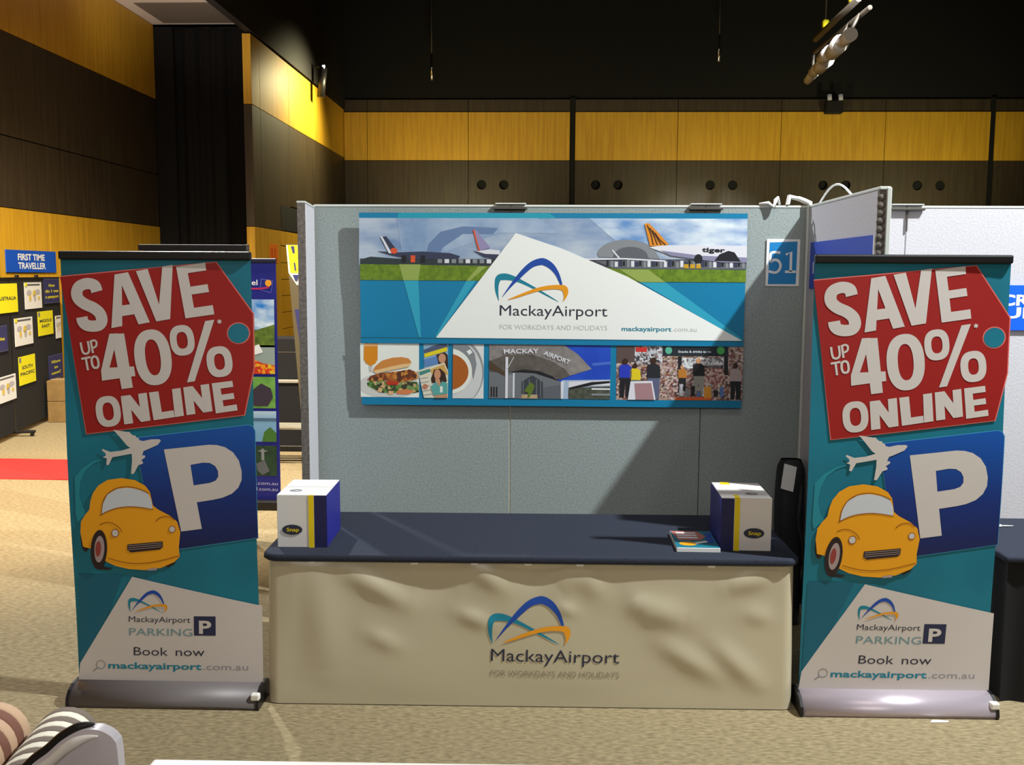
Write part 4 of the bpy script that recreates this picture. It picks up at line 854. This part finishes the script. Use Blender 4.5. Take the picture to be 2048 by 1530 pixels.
# leaning slim sign board further back
fs = thing('sign_board', 'slim leaning board with yellow and white crest beside the partition end', 'sign', (-2.44, 9.6, 0.0), 0)
lean = lambda x, z: (x - 0.075 + 0.10 * (2.25 - z) / 1.3 * 0.9, 0.0, z)
MB().prism([lean(-0.05, 0.0), lean(0.12, 0.0), lean(0.12, 2.26), lean(-0.05, 2.26)], (0, 0.02, 0), mat('sign_tan', (96, 86, 60), 0.6)).build('board', fs)
MB().prism([lean(-0.05, 2.25), lean(0.10, 2.25), lean(0.10, 1.98), lean(0.055, 1.86), lean(0.02, 1.86), lean(-0.05, 1.98)], (0, -0.004, 0), mat('sign_cream', (226, 222, 206), 0.6)).build('crest', fs)
MB().prism([lean(-0.035, 2.25), lean(0.06, 2.25), lean(0.06, 1.98), lean(-0.03, 1.98)], (0, -0.007, 0), paper_yellow).build('yellow_field', fs)
MB().prism([lean(-0.005, 2.24), lean(0.03, 2.24), lean(0.03, 2.17), lean(0.01, 2.17)], (0, -0.009, 0), paper_navy).build('mark_print', fs)
MB().prism([lean(0.01, 2.08), lean(0.025, 2.08), lean(0.03, 2.0), lean(0.015, 2.0)], (0, -0.009, 0), paper_navy).build('mark_print', fs)
MB().prism([lean(-0.01, 1.96), lean(0.05, 1.96), lean(0.03, 1.90), lean(0.01, 1.90)], (0, -0.009, 0), paper_navy).build('mark_print', fs)
MB().prism([lean(-0.02, 1.62), lean(0.12, 1.62), lean(0.12, 1.3), lean(0.0, 1.3)], (0, -0.004, 0), paper_navy).build('purple_field', fs)
# stacked dark cases and low bench further back
def simple_table(name, label, cat, loc, hw, d, h, m_top, m_body):
    t = thing(name, label, cat, loc, 0)
    MB().box(-hw, hw, 0, d, h - 0.03, h, m_top, 0.004, 1).build('top', t); MB().box(-hw + 0.02, hw - 0.02, 0.02, d - 0.02, 0.0, h - 0.03, m_body, 0.004, 1).build('body', t)
    return t
simple_table('counter', 'black counter with pale edge seen in the gap beside the blue travel banner', 'counter', (-3.0, 10.6, 0), 0.5, 0.6, 0.80, mat('counter_edge', (150, 146, 136), 0.6), black_cloth)
t = thing('case', 'black equipment case standing on the counter in the gap beside the travel banner', 'case', (-3.0, 10.7, 0.80), 0)
MB().box(-0.42, 0.42, 0, 0.4, 0, 0.46, black_cloth, 0.01, 1).build('shell', t); MB().box(-0.42, 0.42, -0.002, 0.4, 0.30, 0.31, clip_metal).build('seam', t)
t = thing('bowl', 'small white bowl on the black case beside the travel banner', 'bowl', (-2.72, 10.85, 1.26), 0)
bw = MB(); pr = [(0.03, 0.0), (0.06, 0.01), (0.085, 0.05), (0.09, 0.07), (0.083, 0.07), (0.055, 0.018), (0.0, 0.012)]
bw.grid(lambda i, j: Vector((np.interp(j * 6, range(7), [p[0] for p in pr]) * math.cos(2 * PI * i), np.interp(j * 6, range(7), [p[0] for p in pr]) * math.sin(2 * PI * i), np.interp(j * 6, range(7), [p[1] for p in pr]))), 20, 6, paper_white); bw.build('bowl_shell', t)
bn = thing('bench', 'low bench with pale slats on the carpet in front of the black counter', 'bench', (-2.75, 9.9, 0), 0)
for k in range(3): MB().box(-0.5, 0.5, 0.02 + 0.12 * k, 0.11 + 0.12 * k, 0.36, 0.385, mat('bench_slat', (140, 136, 122), 0.6), 0.003, 1).build('slat', bn)
MB().box(-0.5, 0.5, 0.02, 0.05, 0.16, 0.19, black_plastic, 0.003, 1).build('rail', bn)
for x in (-0.45, 0.45):
    for y in (0.04, 0.32): MB().box(x - 0.02, x + 0.02, y - 0.02, y + 0.02, 0, 0.36, black_plastic, 0.003, 1).build('leg', bn)
# orange notice on the wall
t = thing('notice', 'orange paper notice on the yellow timber wall above the travel banner', 'notice', (-4.948, 17.65, 2.16), 0)
MB().box(0, 0.006, -0.25, 0.28, 0, 0.34, mat('notice_orange', (246, 128, 14), 0.6), 0.001, 1).build('paper', t)
for k in range(2): MB().box(0.006, 0.008, -0.18 + 0.2 * k, -0.08 + 0.2 * k, 0.04, 0.26, mat('notice_red', (220, 86, 10), 0.6)).build('lettering_block', t)
MB().box(-5.0, -4.945, 18.2, 20.6, 2.78, 3.24, black_void).build('door_head', wr)

# ------------------------------------------------------------------ left pinboard with sheets
KB = 0.2; RB = math.atan(KB)                                   # the board stands at a slight angle to the wall
def along(y): return (y - 11.0) / math.cos(RB)
pbd = thing('pinboard', 'black fabric display board with pinned sheets along the left wall', 'board', (-6.3, 11.0, 0), RB)
MB().box(-0.05, -0.002, -0.9, 2.45, 0.06, 1.88, black_cloth, 0.006, 1).build('fabric_board', pbd); MB().box(-0.052, 0.002, -0.92, 2.47, 1.88, 1.91, black_plastic, 0.004, 1).build('top_rail', pbd)
for y in (0.1, 0.75, 1.5): MB().box(-0.03, 0.01, y - 0.02, y + 0.02, 1.90, 1.94, black_plastic, 0.004, 1).build('hook', pbd)
for y in (-0.9, 0.42, 2.44):
    MB().box(-0.06, -0.001, y - 0.02, y + 0.02, 0.05, 1.9, black_plastic, 0.003, 1).build('post', pbd); MB().box(-0.22, 0.22, y - 0.025, y + 0.025, 0.04, 0.075, black_plastic, 0.01, 1).build('foot', pbd)
    for s in (-0.19, 0.18): MB().cyl((s, y - 0.015, 0.022), (s, y + 0.015, 0.022), 0.022, black_plastic, n=12).build('castor', pbd)
def sheet(kind, y0, y1, z0, z1, label, txt=()):
    m = {'y': paper_yellow, 'w': paper_white, 'n': paper_navy}[kind]
    nm = {'y': 'yellow_sheet', 'w': 'map_sheet', 'n': 'navy_sheet'}[kind]
    tt = lambda y: (-6.3 + 11 * KB) / (-6.3 + KB * y)
    ta, tb_ = tt(y0), tt(y1); tm = (ta + tb_) / 2; y0, y1 = y0 * ta, y1 * tb_; z0, z1 = 1.97 + (z0 - 1.97) * tm, 1.97 + (z1 - 1.97) * tm; ym_ = (y0 + y1) / 2
    t = thing(nm, label, 'sheet', (-6.2955 - KB * (ym_ - 11.0), ym_, z0), RB, 'sheets pinned to the black board'); hw = (along(y1) - along(y0)) / 2; h = z1 - z0
    MB().box(0, 0.003, -hw, hw, 0, h, m).build('paper', t)
    a = Art(lambda x, y: (x, y), lambda u, v, o: Vector((0.003 + o, u, v)), 0.0015)
    if kind == 'w':
        a.rect(-hw * .85, h * .88, hw * .8, h * .94, gry2, 1); ym = mat('map_yellow', (226, 200, 90), 0.7); gm = mat('map_grey', (190, 186, 196), 0.7)
        for cx, cy, rx, ry, mm in ((-.5, .62, .28, .1, gm), (-.4, .42, .13, .13, ym), (.1, .58, .2, .13, ym), (.15, .42, .14, .14, gm), (.5, .64, .3, .1, gm), (.62, .4, .13, .07, ym)): a.poly(Art.ell(cx * hw, cy * h, rx * hw, ry * h, n=9), mm, 2)
        a.rect(-hw * .98, h * .86, -hw * .72, h * .99, paper_yellow, 3)
    else:
        c = ink if kind == 'y' else paper_yellow
        if kind == 'n':
            for q in ((-hw * .95, h * .03, hw * .95, h * .05), (-hw * .95, h * .95, hw * .95, h * .97)): a.rect(*q, gry2, 1)
        for k, s in enumerate(txt):
            wd = min(hw * 1.7, len(s) * hw * 0.26)
            n_ = len(txt); zc = h * (0.5 + ((n_ - 1) / 2 - k) * 0.22) - h * 0.06
            b2 = Art(lambda x, y: (x, -y), lambda u, v, o: Vector((0.003 + o, u, v)), 0.0015); b2.text(s, (-wd / 2, -zc), (wd / 2, -zc), h * 0.12, c, 1, 0.02); a.items += b2.items
        if kind == 'y': a.rect(-hw * .95, h * .8, -hw * .7, h * .97, gry, 1)
    if a.items: a.build('print', t)
sheet('y', 10.95, 11.43, 1.50, 1.84, 'yellow sheet at the left edge of the board, top row', ('AUSTRALIA',)); sheet('w', 11.59, 11.99, 1.53, 1.85, 'white map sheet in the top row right of the yellow one'); sheet('n', 12.05, 12.44, 1.58, 1.90, 'navy sheet with yellow text in the top row by the left banner', ('How', 'do I get', 'a passport'))
sheet('n', 10.9, 11.17, 1.05, 1.36, 'navy sheet cut by the left frame edge, middle row', ('What',)); sheet('w', 11.33, 11.74, 1.10, 1.43, 'white map sheet in the middle row left of the MIDDLE EAST sheet'); sheet('y', 11.87, 12.24, 1.19, 1.49, 'small yellow sheet reading MIDDLE EAST in the middle row', ('MIDDLE', 'EAST')); sheet('w', 12.30, 12.44, 1.13, 1.42, 'white map sheet half hidden by the left SAVE banner')
sheet('y', 11.38, 11.76, 0.63, 0.97, 'yellow sheet reading SOUTH PACIFIC in the bottom row', ('SOUTH', 'PACIFIC')); sheet('n', 12.08, 12.44, 0.61, 0.93, 'navy sheet with yellow text in the bottom row by the left banner', ('Where', 'to', 'next?')); sheet('w', 10.9, 11.30, 0.47, 0.77, 'white map sheet lowest on the board at the left frame edge')
# blue sign on the wall
t = thing('wall_sign', 'blue FIRST TIME TRAVELLER sign on the yellow wall over the black board', 'sign', (-6.995, 13.10, 1.97), 0)
MB().box(0, 0.012, -0.645, 0.645, 0, 0.295, sign_blue, 0.002, 1).build('board', t)
a = Art(lambda x, y: (x, -y), lambda u, v, o: Vector((0.012 + o, u, v)), 0.0015); a.text('FIRST TIME', (-0.36, -0.165), (0.33, -0.165), 0.085, paper_white, 1, 0.03); a.text('TRAVELLER', (-0.36, -0.05), (0.35, -0.05), 0.085, paper_white, 1, 0.03); a.build('lettering', t)
# cartons and red carpet
def carton(label, loc, rz, h):
    t = thing('cardboard_carton', label, 'carton', loc, rz, 'brown cartons by the black board')
    MB().box(-0.155, 0.155, -0.2, 0.2, 0, h, cardboard, 0.006, 1).build('carton_body', t); MB().box(-0.156, 0.156, -0.03, 0.03, h, h + 0.002, mat('tape_pale', (206, 190, 160), 0.4)).build('tape', t)
    MB().box(-0.155, 0.155, -0.003, 0.003, h + 0.0005, h + 0.003, mat('carton_seam', (110, 84, 46), 0.8)).build('flap_seam', t)
carton('lower brown carton on the carpet beside the black board', (-6.45, 12.74, 0), 0.20, 0.275); carton('upper brown carton stacked on another beside the black board', (-6.445, 12.745, 0.279), 0.16, 0.275)
rc = MB().grid(lambda i, j: Vector((-6.9 + 3.2 * i, 9.0 + 1.0 * j, 0.006 + 0.002 * math.sin(20 * i))), 20, 4, red_carpet); rc.box(-6.9, -3.7, 9.0, 10.0, 0.0, 0.004, red_carpet)
tag(rc.build('carpet_runner'), 'bright red carpet runner across the aisle left of the banner', 'carpet')
tag(MB().prism([(1.72, 4.205, 0.001), (1.80, 4.21, 0.001), (1.81, 4.225, 0.001), (1.74, 4.23, 0.001)], (0, 0, 0.002), paper_white).build('paper_scrap'), 'tiny white paper scrap on the carpet below the right banner', 'paper')

# ------------------------------------------------------------------ rigging above
bar = thing('lighting_bar', 'suspended bar of stage lamps catching light under the black ceiling', 'lighting', (4.53, 16.0, 6.0), 0)
rig = mat('rig_grey', (120, 114, 104), 0.5, 0.4); lit = mat('lamp_silver', (236, 234, 230), 0.4)
def bp(t_, dx=0, dz=0): return Vector((0.02 * t_ + dx, t_, dz))
MB().cyl(bp(-1.1, 0, 0), bp(1.4, 0, 0), 0.05, rig, n=10).build('bar', bar)
MB().cyl(bp(-1.6, 0.02, -0.26), bp(1.2, -0.05, -0.26), 0.035, rig, n=10).build('lower_bar', bar)
for k, t_ in enumerate((-1.25, -0.72, -0.15, 0.38, 0.9, 1.4)):
    l = MB(); x_ = -0.20 + 0.03 * k * (k > 2); r_ = (0.10, 0.13, 0.11, 0.12, 0.10, 0.08)[k]
    l.cyl(bp(t_ - 0.24, x_, -0.60), bp(t_ + 0.24, x_, -0.60 - 0.04 * (k % 2)), r_, lit, r_ * 0.85, n=14); lo = l.build('lamp_can', bar)
    MB().cyl(bp(t_, -0.02, -0.26), bp(t_, x_ + 0.03, -0.56), 0.025, rig, n=8).build('yoke', lo)
for t_ in (-0.75, 0.75):
    MB().cyl(bp(t_, 0, 0.05), bp(t_, 0, 3.0), 0.012, rig, n=6).build('cable', bar); MB().box(bp(t_).x - 0.05, bp(t_).x + 0.05, bp(t_).y - 0.05, bp(t_).y + 0.05, 0.03, 0.16, paper_yellow, 0.02, 1).build('clamp', bar)
wl_ = thing('wall_spotlight', 'small black spotlight with a glowing white glint above the lit yellow band', 'spotlight', (-4.92, 20.7, 6.25), 0)
MB().box(0, 0.25, -0.03, 0.03, -0.02, 0.02, black_plastic, 0.004, 1).build('arm', wl_); MB().cyl((0.25, 0, -0.02), (0.18, 0.0, -0.62), 0.08, black_plastic, n=14).build('housing', wl_); MB().cyl((0.26, -0.06, 0.02), (0.28, -0.02, -0.16), 0.03, mat('glint_glow', (255, 255, 250), 0.3, emit=3.0), n=10).build('lens', wl_)  # last piece glows to stand in for a white glint on the fixture
for x, zt, lb in ((-2.71, 7.0, 'thin metal rod hanging before the black upper wall, left of centre'), (3.90, 7.4, 'thin metal rod hanging before the black upper wall, right of centre')):
    r_ = thing('drop_rod', lb, 'rod', (x, 23.2, zt), 0)
    MB().cyl((0, 0, -0.5), (0, 0, 9.0 - zt), 0.014, clip_metal, n=6).build('rod', r_); MB().cyl((0, 0, -0.55), (0, 0, 0.05), 0.03, chrome, n=8).build('sleeve', r_)
ws = thing('wall_lamp', 'black twin lamp fixed on the far wall cornice under the lamp bar', 'lamp', (6.75, 23.85, 5.80), 0)
MB().box(-0.2, 0.2, -0.05, 0.19, 0, 0.3, black_paint, 0.02, 1).build('housing', ws)
for s in (-1, 1): MB().cyl((s * 0.13, -0.06, 0.30), (s * 0.13, -0.03, 0.42), 0.05, mat('bulb_dim', (160, 156, 150), 0.3, emit=0.3), n=10).build('bulb', ws)

# ------------------------------------------------------------------ foreground furniture at the bottom edge
ft = thing('side_table', 'white table top crossing the bottom edge of the picture', 'table', (-0.245, 1.50, 0), math.radians(0.9))
MB().box(-0.61, 0.62, -0.25, 0.54, 0.872, 0.9, mat('table_white', (240, 238, 230), 0.35), 0.008, 3).build('table_top', ft)
for x in (-0.54, 0.55):
    for y in (-0.18, 0.46): MB().cyl((x, y, 0), (x, y, 0.872), 0.02, chrome, n=10).build('leg', ft)
ch = thing('tub_chair', 'white moulded chair with black rim in the bottom left corner', 'chair', (-1.0, 1.93, 0), 0)
shell_w = mat('shell_white', (206, 198, 204), 0.4); rimb = mat('rim_black', (22, 18, 18), 0.5)
prof = spline([(-0.30, 0.42), (-0.26, 0.60), (-0.19, 0.80), (-0.10, 0.915), (-0.05, 0.957), (-0.02, 0.984), (0.015, 1.005), (0.048, 1.013), (0.074, 1.008), (0.095, 0.992), (0.103, 0.96), (0.106, 0.80), (0.108, 0.42)], 6)
cs = MB(); cs.prism([(x, 0.0, z) for x, z in prof], (0, 0.03, 0), shell_w, False); cs.build('back_shell', ch)
MB().tube([(x - 0.004, 0.016, z + 0.004) for x, z in prof[:44]], [0.010] * 38 + [0.009, 0.008, 0.007, 0.006, 0.004, 0.002], rimb, 8).build('rim', ch)
MB().tube([(x + 0.012, -0.004, z - 0.013) for x, z in prof[:44]], [0.011] * 34 + [0.011 - 0.001 * k for k in range(10)], mat('piping_pale', (236, 230, 224), 0.4), 8).build('piping', ch)
MB().box(-0.27, 0.10, -0.40, 0.0, 0.38, 0.43, shell_w, 0.02, 3).build('seat', ch)
for x in (-0.19, 0.09):
    for y in (-0.36, 0.0): MB().cyl((x, y, 0), (x, y, 0.385), 0.014, chrome, n=8).build('leg', ch)
so_ = thing('ottoman', 'dark padded bench in the bottom left corner under the striped bolsters', 'bench', (-1.42, 2.42, 0), 0)
MB().box(-0.33, 0.22, -0.40, 0.08, 0.10, 0.70, mat('ottoman_dark', (44, 32, 28), 0.85), 0.02, 3).build('body', so_)
for x in (-0.28, 0.17):
    for y in (-0.36, 0.04): MB().cyl((x, y, 0), (x, y, 0.11), 0.018, black_plastic, n=8).build('leg', so_)
def bolster(label, p0, p1, r, c1, c2, n):
    p0, p1 = Vector(p0), Vector(p1); c = (p0 + p1) / 2; t = thing('striped_bolster', label, 'cushion', (c.x, c.y, c.z - r), 0)
    d = (p1 - p0); o0 = p0 - Vector(t.location)
    for k in range(n):
        a_, b_ = o0 + d * (k / n), o0 + d * ((k + 1) / n); m = (c1, c2)[k % 2]
        tt = MB().tube([a_, a_ + (b_ - a_) * 0.25, a_ + (b_ - a_) * 0.75, b_], [r * 0.985, r, r, r * 0.985], m, 28); tt.build('stripe', t)
cw = mat('stripe_cream', (240, 234, 216), 0.8); cb = mat('stripe_taupe', (122, 108, 98), 0.85); ct = mat('stripe_tan', (206, 170, 140), 0.85); cd = mat('stripe_rust', (128, 84, 68), 0.85)
bolster('cream and taupe striped bolster leaning by the white chair', (-1.145, 2.0, 0.815), (-1.215, 2.34, 0.79), 0.078, cb, cw, 11)
bolster('tan and rust striped bolster cut by the left frame edge', (-1.36, 2.0, 0.80), (-1.40, 2.34, 0.795), 0.085, ct, cd, 9)
